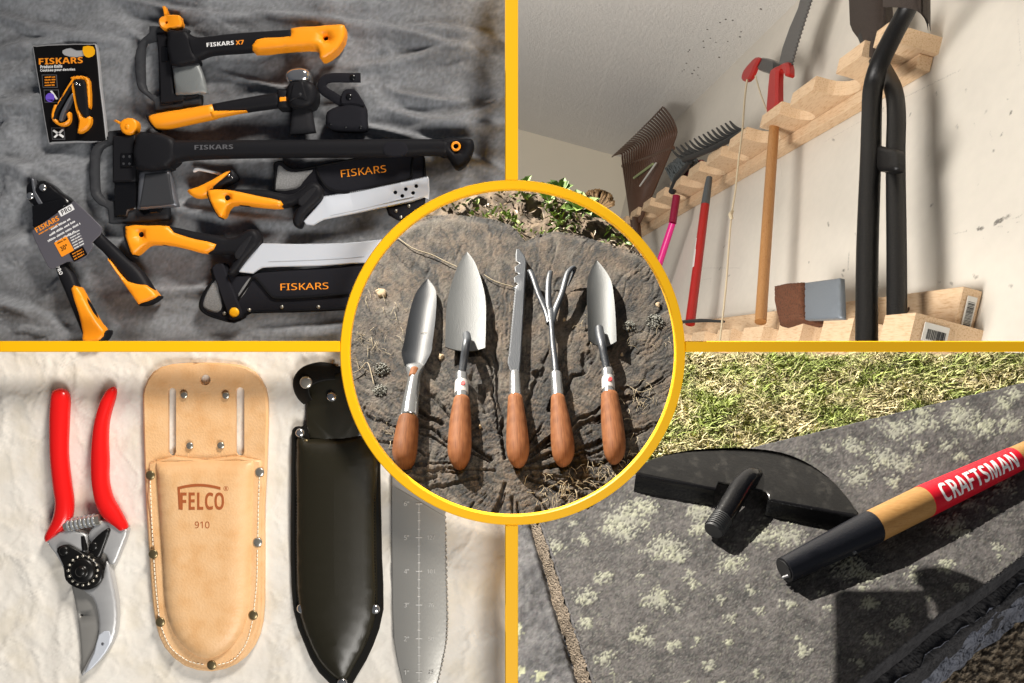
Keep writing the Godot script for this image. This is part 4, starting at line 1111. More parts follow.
	tag(sg, "low green ground cover growing among litter behind the stump", "ground cover", "", "stuff")
	# --- bits lying on the stump
	org = Vector3.ZERO
	surface(Vector3(0, 0.77, 0.638), bottom, 0.00125)
	M.straw = mat(lin(0.28, 0.23, 0.15), 0.8)
	M.twig = mat(lin(0.12, 0.10, 0.08), 0.9)
	var straws := ST()
	rng.seed = 12
	for q in [[352, 372, 20], [640, 400, 34], [625, 462, 30], [570, 490, 50], [365, 342, 30], [420, 320, 24], [600, 478, 30], [650, 345, 16], [380, 300, 16], [590, 330, 14], [380, 435, 20], [560, 500, 26]]:
		for i in q[2]:
			var x: float = q[0] + rng.randfn(0, 13); var y: float = q[1] + rng.randfn(0, 9)
			if Vector2(x - 512.5, y - 352.5).length() > 172: continue
			var a := rng.randf_range(0, TAU); var l := rng.randf_range(3, 11)
			var dx := cos(a) * l; var dy := sin(a) * l
			tube([P(x, y, 1.2), P(x + dx * 0.5 + rng.randf_range(-1.5, 1.5), y + dy * 0.5, rng.randf_range(1.5, 4.5)), P(x + dx, y + dy, rng.randf_range(0.8, 3.0))], rng.randf_range(0.00018, 0.0004), 5, 2, straws)
	var sw := part(done(straws), "dry_straw", M.straw, self)
	tag(sw, "wisps of dry straw lying on the stump around the tools", "straw", "", "stuff")
	for w in [["long thin pale twig lying left of the widest trowel", [[393, 236], [412, 250], [432, 257], [446, 264], [457, 269]], 0.0009], ["thin twig between the widest trowel and the serrated blade", [[484, 277], [496, 284], [513, 289]], 0.0008], ["curled straw right of the small trowel's ferrule", [[630, 389], [638, 394], [645, 393.5], [652, 390]], 0.0006], ["bent straw at the left edge of the stump", [[348, 378], [360, 372], [368, 365], [374, 386]], 0.0006]]:
		thing("twig", w[0], "twig", w[1][0][0], w[1][0][1], "twigs on the stump")
		var tp := []
		for q in w[1]: tp.append(P(q[0], q[1], 3.0))
		part(tube(tp, w[2], 7, 4), "stem", M.straw)
	M.lichen = mat(lin(0.17, 0.17, 0.15), 0.95)
	for q in [[381, 370, 8, "upper grey lichen tuft left of the scoop"], [380, 391, 7, "lower grey lichen tuft left of the scoop"], [629, 327, 6, "grey lichen tuft beside the small trowel blade"], [655, 322, 9, "widest grey lichen tuft near the right of the ring"]]:
		thing("lichen_tuft", q[3], "lichen", q[0], q[1], "lichen tufts on the stump")
		var lt2 := ST()
		for i in 90:
			var a := rng.randf_range(0, TAU); var r: float = q[2] * sqrt(rng.randf())
			var b := P(q[0] + cos(a) * r, q[1] + sin(a) * r * 0.75, 0.5)
			var tip: Vector3 = b + n * (rng.randf_range(1.5, 5.0) * ps * (1.1 - r / q[2])) + Vector3(rng.randf_range(-1, 1), rng.randf_range(-1, 1), 0) * 0.0018
			tube([b, tip], [0.0007, 0.0011], 5, 1, lt2)
		part(done(lt2), "branches", M.lichen)
	M.chip = mat(lin(0.30, 0.22, 0.13), 0.85)
	for q in [[381, 293, 5.5, "largest tan wood chip left of the scoop blade"], [658, 305, 3.0, "small tan chip right of the small trowel blade"], [441, 357, 3.2, "pale chip between scoop and widest trowel"], [622, 355, 2.0, "tiny pale chip below the small trowel blade"], [564, 320, 1.8, "tiny pale chip right of the fork"], [480, 427, 1.6, "tiny tan chip right of the widest trowel's handle"]]:
		thing("wood_chip", q[3], "wood chip", q[0], q[1], "chips on the stump")
		var pl := PackedVector2Array()
		for i in 9: pl.append(Vector2(q[0], q[1]) + Vector2.from_angle(TAU * i / 9) * q[2] * rng.randf_range(0.6, 1.1))
		part(plate(pl, -1, 1.0, 2.4, q[2] * 0.5, [], 3.0), "chip", M.chip)
	# --- the five tools
	var wood_tex := ramp_tex(noise(61, 0.05, 4), 256, [rgb(150, 122, 110), rgb(255, 248, 238), rgb(200, 168, 150)])
	M.handle_wood = mat(lin(0.185, 0.082, 0.037), 0.66, 0.0, M.nfine, 0.12, 20.0, wood_tex)
	M.handle_wood.uv1_scale = Vector3(30, 2.4, 2.4)
	M.handle_wood2 = mat(lin(0.135, 0.055, 0.02), 0.66, 0.0, M.nfine, 0.12, 20.0, wood_tex)
	M.handle_wood2.uv1_scale = Vector3(30, 2.4, 2.4)
	M.forged = mat(lin(0.024, 0.029, 0.037), 0.45, 0.2, M.nfine, 0.5, 22.0)
	M.galv = mat(lin(0.05, 0.054, 0.056), 0.6, 0.15, bump_tex(noise(62, 0.2, 2), 256, 4.0), 0.35, 14.0)
	M.ferrule = mat(lin(0.35, 0.36, 0.37), 0.22, 0.85)
	M.forged_dark = dull(mat(lin(0.014, 0.017, 0.022), 0.55, 0.0, M.nfine, 0.4, 22.0), 0.4)
	M.handle_wood = dull(M.handle_wood, 0.2); M.handle_wood2 = dull(M.handle_wood2, 0.2)
	M.sticker = mat(lin(0.36, 0.35, 0.34), 0.5)
	M.sticker_red = mat(lin(0.38, 0.02, 0.02), 0.5)
	href = 9.0
	thing("soil_scoop", "dark gouge-shaped soil scoop with tapered steel socket, leftmost", "hand tool", 412, 380, "hand tools laid out on the stump")
	trough([[427, 278, 428, 278, 8, 0.2], [417, 290, 435, 288, 8, 2.5], [411.5, 304, 436.4, 300, 8, 5], [407, 325, 435, 323, 9, 7], [403.6, 345, 432.5, 343, 10, 8], [401.6, 354, 431.4, 353, 11, 8], [404.6, 366, 426, 364, 11, 9]], 1.4, "blade", M.forged_dark)
	part(loft([[404.6, 364, 425.4, 363, 6, 4], [407.6, 378, 421.4, 376, 8, 8], [405, 392, 420, 390, 9, 9], [401.4, 408, 419, 408, 9, 10], [399.6, 419.6, 418.2, 420.6, 9, 10.4]], 20, 2.0), "socket", M.ferrule)
	part(loft([[398.6, 419, 418.6, 420.4, 9, 9.6], [395.6, 430, 418.4, 431, 9, 11], [392.6, 446, 417.6, 446.6, 9, 11.6], [392.4, 454, 416.4, 455, 9, 11.4], [394.6, 461, 413.6, 463.4, 9, 9], [398, 465, 408.4, 466.8, 9, 5]], 22, 2.0), "handle", M.handle_wood2)
	part(loft([[410.8, 371, 418.8, 371.2, 12, 3.4], [408.6, 380, 418.4, 380.4, 13, 4]], 14, 2.0), "handle_tip", M.handle_wood)
	hand_tool("broad_trowel", "broad silver planting trowel with pointed blade, second from left", 462, 380, [[455.8, 374, 467.2, 374], [454.6, 400, 468, 400]], [[453.8, 399.6, 469.6, 399.8], [450, 418, 471, 418.4], [447.6, 444, 471.4, 445], [448.4, 456, 470, 457.4], [452.4, 464, 466, 465.4], [456, 467.6, 462, 468.4]], 1)
	trough([[466.6, 254, 467.4, 254, 12, 0.2], [459.4, 265, 475.2, 265, 12, 1.2], [451.8, 285, 482.2, 285, 12, 3], [447.4, 304, 485.6, 303, 12, 4], [445.8, 325, 486, 325, 12, 4.6], [445.4, 349, 485.2, 350, 12, 5]], 1.2, "blade", M.galv)
	part(tube(pline([[466.6, 337, 12], [467.4, 346, 18], [466.6, 356, 24], [464, 366, 16], [461.8, 375, 10]]), [0.0052, 0.0056, 0.0052, 0.005, 0.0048], 14, 4), "shank", M.forged)
	hand_tool("root_saw", "narrow serrated weeding blade, middle of the five hand tools", 515, 380, [[509.8, 373.4, 520, 373.4], [509, 398, 521.8, 398]], [[508, 397.6, 522.4, 397.8], [506.8, 420, 526.4, 420], [506.2, 444, 529.2, 444.4], [507.6, 456, 528.4, 456], [511.6, 463, 524.6, 463.6], [515, 465.6, 521, 466]], 0)
	var saw := V2([516.4, 249.4, 519, 249, 525, 256.6])
	for i in 26:
		var t := i / 25.0
		saw.append(Vector2(lerpf(526.4, 521.0, t), lerpf(262, 357, t)))
	saw.append_array(V2([520.4, 364, 519.4, 374, 511.4, 374, 507.6, 363]))
	for i in 26:
		var t := i / 25.0
		var x := lerpf(508.2, 514.6, t); var y := lerpf(357, 290, t)
		saw.append(Vector2(x, y)); saw.append(Vector2(x + 1.1, y - 1.1))
	saw.append_array(V2([513.2, 288, 518.4, 284.6, 514.6, 283.4, 513.8, 278, 519, 274.4, 515.2, 273, 514.6, 267.4, 519.6, 264, 515.8, 262.4, 515.6, 255]))
	part(plate(saw, 8, 9.4, 10.2, 1.0, [], 6.0), "blade", M.forged)
	hand_tool("hand_fork", "three-pronged hand cultivator fork with hooked tines, fourth from left", 556, 380, [[550.6, 374, 561.6, 374], [551.4, 398, 564, 398]], [[551, 397.6, 564.6, 397.8], [550.4, 420, 570, 420], [551, 444, 574.4, 444.4], [553, 456, 573.6, 456], [556.6, 462.6, 569.4, 462.6], [560, 465, 566, 465.2]], 0)
	for tn in [[[529, 279, 3], [529.4, 274.6, 14], [533, 283, 17], [539, 299, 15], [546.6, 314, 12], [550, 326, 12]], [[550.4, 281, 3], [550.6, 275.4, 14], [548.6, 286, 17], [548, 300, 15], [549, 314, 12], [550.6, 326, 12]], [[568, 282, 3], [574.6, 271.6, 14], [567.4, 279, 17], [561.6, 298, 15], [554.4, 314, 12], [551.2, 326, 12]]]:
		part(tube(pline(tn), [0.0006, 0.0024, 0.0030, 0.0032, 0.0036, 0.0038], 12, 4, null, 1.4, Vector3.RIGHT), "tine", M.forged)
	part(loft([[545.6, 312, 556, 312, 12, 3], [547.4, 322, 554.6, 322, 12, 3.4], [548.8, 330, 554.4, 330, 12, 3.6], [550, 348, 556, 348, 11, 3.8], [551.6, 362, 558, 362, 10, 4], [552.6, 375, 559.4, 375, 9.5, 4.4]], 14, 2.4), "shank", M.forged)
	hand_tool("narrow_trowel", "narrow pointed transplanting trowel, rightmost of the hand tools", 606, 380, [[601.8, 370.6, 612.8, 370.2], [602.6, 396, 615, 395.6]], [[601, 395.6, 618, 395.4], [601, 418, 622.4, 418], [602.4, 440, 625.6, 441], [604.4, 453, 624.6, 453.6], [608, 460, 620, 460.6], [611, 462.4, 616.4, 462.8]], 1)
	trough([[596.2, 264.4, 597, 264.4, 14, 0.2], [591.2, 272, 603.6, 272, 14, 1.6], [587.4, 284, 610.6, 284, 14, 4], [586.8, 300, 613.4, 299, 14, 6], [587.4, 320, 615.2, 320, 14, 7], [588, 343, 616.2, 345, 14, 7.6]], 1.2, "blade", M.galv)
	part(tube(pline([[599, 330, 11], [600, 342, 15], [601.6, 352, 18], [604.4, 362, 14], [607, 371, 10]]), [0.0056, 0.006, 0.0052, 0.0048, 0.0046], 14, 4), "shank", M.forged)

func leaf(st: SurfaceTool, c: Vector3, l: float, w: float, nn: Vector3, a: float, col: Color) -> void:
	var u := nn.cross(Vector3(0.3, 0.2, 0.9)).normalized().rotated(nn.normalized(), a)
	leaf_along(st, c - u * (l * 0.5), u, nn, l, w * 0.5, col)

func leaf_along(st: SurfaceTool, b: Vector3, u: Vector3, nn: Vector3, l: float, w: float, col: Color) -> void:
	var v := u.cross(nn).normalized()
	var up := v.cross(u).normalized()
	var q := [b, b + u * l * 0.35 + v * l * w * 0.8 + up * l * 0.12, b + u * l * 0.7 + v * l * w * 0.75 + up * l * 0.12, b + u * l - up * l * 0.06, b + u * l * 0.7 - v * l * w * 0.75 + up * l * 0.12, b + u * l * 0.35 - v * l * w * 0.8 + up * l * 0.12, b + u * l * 0.4, b + u * l * 0.75]
	for t in [[0, 1, 6], [1, 2, 6], [2, 7, 6], [2, 3, 7], [3, 4, 7], [4, 6, 7], [4, 5, 6], [5, 0, 6]]:
		st.set_color(col)
		tri(st, q[t[0]], q[t[1]], q[t[2]], up)

# A bent blade like half a pipe: sections [x1, y1, x2, y2, rim height, depth of the hollow].
func trough(secs: Array, thick: float, called: String, m: Material) -> MeshInstance3D:
	var st := ST()
	var rows := []
	var sub := 4; var k := 14
	for i in secs.size() - 1:
		for j in (sub if i < secs.size() - 2 else sub + 1):
			var t := float(j) / sub
			var s := []
			for c in 6: s.append(cubic_interpolate(secs[i][c], secs[i + 1][c], secs[maxi(i - 1, 0)][c], secs[mini(i + 2, secs.size() - 1)][c], t))
			var top := []; var bot := []
			for q in k + 1:
				var u := -1.0 + 2.0 * q / k
				var dz: float = s[4] - s[5] * (1.0 - u * u)
				var x := lerpf(s[0], s[2], (u + 1) / 2); var y := lerpf(s[1], s[3], (u + 1) / 2)
				top.append(P(x, y, dz)); bot.append(P(x, y, dz - thick))
			rows.append([top, bot])
	st.set_smooth_group(0)
	for i in rows.size() - 1:
		for q in k:
			quad(st, rows[i][0][q], rows[i][0][q + 1], rows[i + 1][0][q + 1], rows[i + 1][0][q], n)
	st.set_smooth_group(1)
	for i in rows.size() - 1:
		for q in k:
			quad(st, rows[i][1][q], rows[i][1][q + 1], rows[i + 1][1][q + 1], rows[i + 1][1][q], -n)
	st.set_smooth_group(2)
	for i in rows.size() - 1:
		for e in [0, k]:
			var side: Vector3 = (rows[i][0][e] - rows[i][0][k - e])
			quad(st, rows[i][0][e], rows[i + 1][0][e], rows[i + 1][1][e], rows[i][1][e], side)
	st.set_smooth_group(3)
	for q in k: quad(st, rows[-1][0][q], rows[-1][0][q + 1], rows[-1][1][q + 1], rows[-1][1][q], rows[-1][0][q] - rows[-2][0][q])
	return part(done(st), called, m)

func hand_tool(called: String, label: String, x: float, y: float, fe: Array, hs: Array, sticker: int) -> void:
	thing(called, label, "hand tool", x, y, "hand tools laid out on the stump")
	var a = fe[0]; var b = fe[1]
	part(loft([[a[0], a[1], a[2], a[3], 9, 4.6], [a[0] - 0.3, a[1] + 1, a[2] + 0.3, a[3] + 1, 9, 5.2], [(a[0] + b[0]) / 2, (a[1] + b[1]) / 2, (a[2] + b[2]) / 2, (a[3] + b[3]) / 2, 9, 5.6], [b[0], b[1], b[2], b[3], 9, 6.2]], 20, 2.0, 4, false), "ferrule", M.ferrule)
	var secs := []
	for i in hs.size():
		var q = hs[i]
		secs.append([q[0], q[1], q[2], q[3], 9, absf(q[2] - q[0]) * 0.47])
	part(loft(secs, 24, 2.0, 4), "handle", M.handle_wood)
	if sticker:
		var f0 := 0.32; var f1 := 0.78
		var l := func(t: float, g: float) -> Array:
			return [lerpf(a[0], b[0], t) - g, lerpf(a[1], b[1], t), lerpf(a[2], b[2], t) + g, lerpf(a[3], b[3], t), 9, 5.6 + g]
		var sk := part(loft([l.call(f0, 0.5), l.call(0.55, 0.7), l.call(f1, 0.5)], 20, 2.0, 3, false), "sticker", M.sticker)
		var mx := lerpf((a[0] + a[2]) / 2, (b[0] + b[2]) / 2, 0.52); var my := lerpf(a[1], b[1], 0.52)
		part(plate(smooth(V2([mx - 1, my + 1.6, mx + 0.6, my - 1.8, mx + 3.4, my - 1.6, mx + 3.8, my + 1.0, mx + 1.6, my + 2.4]), 2), 13, 15.4, 15.6, 0.3, [], 2.0), "sticker_print", M.sticker_red, sk)

# ---------- garage ----------
const G1 := Vector3(-0.07484787, -0.01344434, -0.99710433)   # along the wall, away from us
const G2 := Vector3(0.24666579, 0.96858606, -0.03157585)     # up
const G3 := Vector3(-0.96620587, 0.24831491, 0.06918034)     # out of the wall
const GK := 1.45
const GS := 1.35

func W(s: float, v: float, h: float) -> Vector3:
	return EYE + (G1 * s + G2 * v + G3 * (h - GK)) * GS - org

func Q(x: float, y: float, h: float) -> Vector3:
	href = h
	var p := P(x, y, h)
	href = 0.0
	return p

func RZ(p: Vector3, r: float) -> float:
	return (1.0 - (p.z + org.z)) * 0.001 * r

func wbox(s0: float, s1: float, v0: float, v1: float, h0: float, h1: float, bev := 0.004) -> SurfaceTool:
	var st := ST()
	box3(st, W((s0 + s1) / 2, (v0 + v1) / 2, (h0 + h1) / 2), G1 * ((s1 - s0) / 2 * GS), G2 * ((v1 - v0) / 2 * GS), G3 * ((h1 - h0) / 2 * GS), bev)
	return done(st)

func pole(pts: Array, r: Array, called: String, m: Material, seg := 16, sub := 1) -> MeshInstance3D:
	var c := []; var rr := []
	for i in pts.size():
		var p := Q(pts[i][0], pts[i][1], pts[i][2])
		c.append(p); rr.append(RZ(p, r[mini(i, r.size() - 1)]))
	return part(tube(c, rr, seg, sub), called, m)

# A shelf board with U-shaped notches between its teeth, lying flat, from the wall out to h = out.
func notched(teeth: Array, v0: float, v1: float, out: float, deep: float) -> SurfaceTool:
	var pl := PackedVector2Array()
	pl.append(Vector2(teeth[0][0], 0.0))
	for i in teeth.size():
		pl.append(Vector2(teeth[i][0], out)); pl.append(Vector2(teeth[i][1], out))
		if i < teeth.size() - 1:
			var a: float = teeth[i][1]; var b: float = teeth[i + 1][0]
			var r := (b - a) / 2
			var dip := minf(r, 0.085)
			for k in 11: pl.append(Vector2((a + b) / 2 - r * cos(PI * k / 10.0), deep + dip - dip * sin(PI * k / 10.0)))
	pl.append(Vector2(teeth[-1][1], 0.0))
	var st := ST()
	st.set_smooth_group(-1)
	var tr := Geometry2D.triangulate_polygon(pl)
	for i in range(0, tr.size(), 3):
		for e in [[v0, -G2], [v1, G2]]:
			tri(st, W(pl[tr[i]].x, e[0], pl[tr[i]].y), W(pl[tr[i + 1]].x, e[0], pl[tr[i + 1]].y), W(pl[tr[i + 2]].x, e[0], pl[tr[i + 2]].y), e[1])
	for i in pl.size():
		var a := pl[i]; var b := pl[(i + 1) % pl.size()]
		var nr := Vector2(b.y - a.y, a.x - b.x).normalized()
		if Geometry2D.is_point_in_polygon((a + b) / 2 + nr * 0.002, pl): nr = -nr
		quad(st, W(a.x, v0, a.y), W(b.x, v0, b.y), W(b.x, v1, b.y), W(a.x, v1, a.y), G1 * nr.x + G3 * nr.y)
	return done(st)

func stroke(im: Image, x0: float, y0: float, x1: float, y1: float, w: float, c: Color, a: float) -> void:
	# marks on the paint, given where they show on the wall
	var p := wall_uv(x0, y0); var q := wall_uv(x1, y1)
	var k := maxi(2, int(p.distance_to(q)))
	for i in k + 1:
		var t := float(i) / k
		var o := p.lerp(q, t) + Vector2(rng.randf_range(-0.6, 0.6), rng.randf_range(-0.6, 0.6))
		var al := a * (0.35 + 0.65 * rng.randf())
		for dx in range(-int(w), int(w) + 1):
			for dy in range(-int(w), int(w) + 1):
				var xx := int(o.x) + dx; var yy := int(o.y) + dy
				if xx < 0 or yy < 0 or xx >= im.get_width() or yy >= im.get_height() or dx * dx + dy * dy > w * w: continue
				im.set_pixel(xx, yy, im.get_pixel(xx, yy).lerp(c, al * rng.randf()))

func wall_uv(x: float, y: float) -> Vector2:
	var p := (Q(x, y, 0.0) + org - EYE) / GS
	return Vector2((p.dot(G1) - 2.0) / 8.4 * 2048.0, (2.45 - p.dot(G2)) / 3.0 * 1024.0)

func garage_scene() -> void:
	org = Vector3.ZERO
	surface(G3, EYE - G3 * (GK * GS), GS)
	rng.seed = 91
	# --- walls and ceiling
	var f := noise(71, 0.004, 5); var f2 := noise(72, 0.05, 3)
	var im := Image.create(2048, 1024, false, Image.FORMAT_RGB8)
	var dat := PackedByteArray(); dat.resize(2048 * 1024 * 3)
	var g1 := f.get_image(2048, 1024, false, false, false).get_data()
	var g2 := f2.get_image(2048, 1024, false, false, false).get_data()
	for i in 2048 * 1024:
		var v := 0.93 + 0.07 * (g1[i] / 255.0) + 0.025 * (g2[i] / 255.0 - 0.5)
		dat[i * 3] = int(228 * v); dat[i * 3 + 1] = int(220 * v); dat[i * 3 + 2] = int(206 * v)
	im = Image.create_from_data(2048, 1024, false, Image.FORMAT_RGB8, dat)
	var dk := rgb(70, 66, 60)
	for q in [[954, 234, 967, 231, 1.5, 0.7], [978, 229, 983, 228, 4, 0.8], [995, 223, 1003, 219, 5, 0.85], [1006, 217, 1009, 216, 4, 0.7], [1012, 219, 1022, 215, 1.2, 0.6], [997, 227, 1003, 226, 1, 0.5], [1015, 223, 1019, 222, 1.5, 0.5]]: stroke(im, q[0], q[1], q[2], q[3], q[4] * 0.55, dk, q[5] * 0.7)
	for q in [[903, 98, 960, 70, 1.0, 0.7], [872, 113, 905, 97, 0.9, 0.45], [824, 142, 870, 116, 0.9, 0.4], [780, 160, 782, 178, 1.2, 0.35], [849, 252, 848, 270, 2.0, 0.35], [700, 268, 740, 268, 0.8, 0.5], [702, 280, 711, 278, 0.8, 0.5], [711, 278, 710, 288, 0.8, 0.5], [779, 168, 776, 250, 1.0, 0.12], [690, 300, 700, 230, 1.0, 0.15], [1018, 20, 1021, 60, 1.2, 0.3], [990, 132, 992, 140, 1.5, 0.3]]: stroke(im, q[0], q[1], q[2], q[3], q[4] * 0.55, dk, q[5] * 0.7)
	for i in 60:
		var x := rng.randf_range(700, 1022); var y := rng.randf_range(60, 335)
		stroke(im, x, y, x + rng.randf_range(-2, 2), y + rng.randf_range(0.5, 3), rng.randf_range(0.6, 1.8), dk, rng.randf_range(0.15, 0.6))
	M.drywall = StandardMaterial3D.new()
	M.drywall.albedo_texture = ImageTexture.create_from_image(im)
	M.drywall.roughness = 0.75
	var st := ST()
	var cs := [[2.0, -0.55, 0, 1], [10.4, -0.55, 1, 1], [10.4, 2.45, 1, 0], [2.0, 2.45, 0, 0]]
	for t in [[0, 1, 2], [0, 2, 3]]:
		for k in t:
			st.set_normal(G3); st.set_uv(Vector2(cs[k][2], cs[k][3])); st.add_vertex(W(cs[k][0], cs[k][1], 0))
	var wl := struct(st, "garage_wall", M.drywall)
	tag(wl, "scuffed cream garage wall behind the hanging tools")
	var spk := bump_tex(noise(73, 0.25, 3), 256, 9.0)
	M.ceiling = mat(rgb(228, 224, 217), 0.85, 0.0, spk, 0.4, 1.6)
	var c2 := ST()
	box3(c2, W(5.6, 2.44, 1.62), G1 * (4.9 * GS), G2 * (0.035 * GS), G3 * (1.78 * GS))
	var ce := struct(done(c2), "garage_ceiling", M.ceiling)
	tag(ce, "speckled grey garage ceiling")
	M.paint = mat(rgb(226, 216, 196), 0.75)
	var c3 := ST()
	box3(c3, W(10.06, 1.2, 2.4), G1 * (0.05 * GS), G2 * (1.6 * GS), G3 * (2.5 * GS))
	var bw := struct(done(c3), "garage_back_wall", M.paint)
	tag(bw, "cream back wall of the garage under the ceiling")
	var flyspecks := ST()
	for i in 34:
		var x := rng.randf_range(680, 772); var y := rng.randf_range(8, 80)
		if (x - 673.0) / 97.0 + (y - 24.0) / 100.0 > 0.86: continue
		var r := Vector3((x - 512.0) * 0.001, (341.5 - y) * 0.001, -1)
		var c := EYE + r * (2.404 * GS / r.dot(G2))
		box3(flyspecks, c, G1 * rng.randf_range(0.004, 0.010), G2 * 0.002, G3 * rng.randf_range(0.003, 0.008))
	var fs := part(done(flyspecks), "ceiling_specks", mat(rgb(96, 90, 82), 0.9), self)
	tag(fs, "dark specks on the garage ceiling near the wall", "specks", "", "stuff")
	M.beam = mat(rgb(120, 122, 110), 0.7)
	thing_at("ceiling_beam", "grey-green ceiling edge strip at the top left of the garage", "beam", W(6.0, 2.36, 3.48))
	part(wbox(1.2, 9.8, 2.28, 2.40, 3.42, 3.60), "board", M.beam)
	# --- racks
	var grain := ramp_tex(noise(75, 0.03, 4), 512, [rgb(200, 164, 132), rgb(240, 220, 196), rgb(252, 238, 220), rgb(222, 192, 162)])
	M.pine = mat(rgb(232, 214, 190), 0.7, 0.0, M.nfine, 0.2, 3.0, grain)
	M.pine.uv1_scale = Vector3(5.5, 5.5, 0.55)
	M.pine_end = mat(rgb(196, 160, 116), 0.8, 0.0, M.nfine, 0.3, 6.0, grain)
	M.pine_end.uv1_scale = Vector3(9, 9, 9)
	thing_at("upper_tool_rack", "long notched pine tool rack high on the garage wall", "tool rack", W(5.6, 1.47, 0))
	var up := [[3.40, 3.50], [3.60, 3.84], [4.08, 4.36], [4.50, 4.78], [5.02, 5.32], [5.46, 5.76], [5.92, 6.20], [6.40, 6.70], [6.86, 7.14], [7.32, 7.60], [7.80, 8.1], [8.3, 8.6]]
	part(notched(up, 1.468, 1.53, 0.20, 0.055), "notched_shelf", M.pine)
	part(wbox(3.43, 9.0, 1.41, 1.466, 0.002, 0.055), "wall_ledger", M.pine)
	thing_at("lower_tool_rack", "notched pine tool rack with barcode stickers near the yellow bar", "tool rack", W(3.6, 0.40, 0))
	var lo := [[2.67, 2.86], [3.08, 3.33], [3.52, 3.77], [3.96, 4.22], [4.40, 4.62], [4.84, 5.08], [5.28, 5.5], [5.72, 5.95], [6.2, 6.4]]
	part(notched(lo, 0.355, 0.44, 0.20, 0.07), "notched_shelf", M.pine)
	var lg := part(wbox(2.72, 6.6, 0.442, 0.555, 0.002, 0.062), "wall_ledger", M.pine)
	part(turned_knot(W(3.02, 0.50, 0.0635), G3, 0.012), "knot_hole", mat(rgb(80, 50, 30), 0.9), lg)
	for b in [[2.664, 0.395, 0.135, 0.036, 0.026], [2.714, 0.47, 0.030, 0.014, 0.062]]:
		var sk := ST()
		box3(sk, W(b[0], b[1], b[2]), G1 * 0.002, G2 * (b[4] * GS), G3 * (b[3] * GS))
		var pl := part(done(sk), "barcode_sticker", mat(rgb(225, 222, 214), 0.6))
		var bars := ST()
		var u: float = -b[3] * 0.8
		var tall: bool = b[4] > b[3]
		var lim: float = (b[4] if tall else b[3]) * 0.75
		u = -lim
		while u < lim:
			var w := rng.randf_range(0.0008, 0.0024)
			if tall: box3(bars, W(b[0] - 0.002, b[1] + u, b[2]), G1 * 0.001, G2 * (w * 0.5 * GS), G3 * (b[3] * 0.7 * GS))
			else: box3(bars, W(b[0] - 0.002, b[1] - b[4] * 0.2, b[2] + u), G1 * 0.001, G2 * (b[4] * 0.55 * GS), G3 * (w * 0.5 * GS))
			u += w + rng.randf_range(0.001, 0.003)
		part(done(bars), "barcode", mat(rgb(40, 40, 40), 0.7), pl)
	# --- leaf rake
	M.brown = mat(rgb(88, 60, 44), 0.5)
	M.tine_black = mat(rgb(42, 42, 42), 0.55)
	thing_at("leaf_rake", "brown plastic fan leaf rake hung up by the ceiling corner", "leaf rake", Q(640, 200, 0.2))
	for i in 24:
		var t := i / 23.0
		var a := Vector2(632, 226).lerp(Vector2(640, 222), t)
		var b := Vector2(623, 164).lerp(Vector2(672, 146), t)
		var c := Vector2(622, 156).lerp(Vector2(675, 128), t) + Vector2(0, -2)
		var e := Vector2(612, 157).lerp(Vector2(661, 110), t)
		var pts := [Q(a.x, a.y, 0.16), Q(b.x, b.y, 0.24 - t * 0.08), Q(c.x, c.y, 0.26 - t * 0.08), Q(e.x + 3, e.y - 2 + sin(t * PI) * 2, 0.30 - t * 0.08), Q(e.x, e.y, 0.30 - t * 0.08)]
		part(tube(pts, [0.014, 0.013, 0.0125, 0.011, 0.007], 8, 4), "tine", M.brown)
	part(tube([Q(623, 166, 0.22), Q(648, 158, 0.19), Q(673, 148, 0.15)], 0.024, 8, 3), "cross_brace", M.brown)
	part(tube([Q(634, 178, 0.24), Q(653, 164, 0.21)], 0.014, 8), "label_strip", mat(rgb(150, 160, 110), 0.6))
	part(tube([Q(640, 186, 0.24), Q(656, 163, 0.21)], 0.010, 8), "label_strip", mat(rgb(200, 195, 185), 0.6))
	pole([[636, 218, 0.17], [640, 262, 0.17]], [4.0, 4.0], "handle", M.brown)
	# --- round straw broom end
	M.broom = mat(rgb(122, 94, 58), 0.95)
	thing_at("straw_broom", "round tan straw broom head peeking over the ring", "broom", Q(597, 200, 1.0))
	var br := ST()
	for i in 420:
		var a := rng.randf_range(-PI, 0.2)
		var r := rng.randf_range(0.7, 1.0)
		var tip := Q(597 + cos(a) * 17 * r, 203 + sin(a) * 14 * r, 1.0 + rng.randf_range(-0.15, 0.15))
		tube([Q(597, 212, 1.0), tip], [0.011, 0.005], 4, 1, br)
	part(done(br), "bristles", M.broom)
	# --- bow rake with grey brush
	thing_at("bow_rake", "black steel bow rake with a row of straight tines", "rake", Q(705, 160, 0.2))
	part(tube([Q(684, 160, 0.24), Q(716, 147, 0.21), Q(745, 131, 0.17)], 0.023, 10, 3), "head_bar", M.tine_black)
	for i in 14:
		var t := i / 13.0
		var b := Vector2(686, 159).lerp(Vector2(744, 131), t)
		part(tube([Q(b.x, b.y, 0.22 - t * 0.05), Q(b.x - 8, b.y - 3, 0.25 - t * 0.05), Q(b.x - 14, b.y - 9.5, 0.26 - t * 0.05)], [0.0135, 0.0135, 0.007], 8, 3), "tine", M.tine_black)
	pole([[690, 162, 0.22], [677, 178, 0.2], [672, 192, 0.19]], [2.6, 3.4, 3.6], "socket", M.tine_black)
	M.brush = mat(rgb(88, 92, 92), 0.95)
	thing_at("push_brush", "grey bristle brush head behind the bow rake", "brush", Q(682, 170, 0.16))
	var bs := ST()
	for i in 700:
		var u := rng.randf(); var v := rng.randf()
		var b := Vector2(672, 181).lerp(Vector2(697, 160), u)
		var c := b + Vector2(-7, -13) * v
		tube([Q(b.x + 3, b.y + 5, 0.14), Q(c.x, c.y, 0.17 + rng.randf_range(-0.03, 0.03))], 0.008, 4, 1, bs)
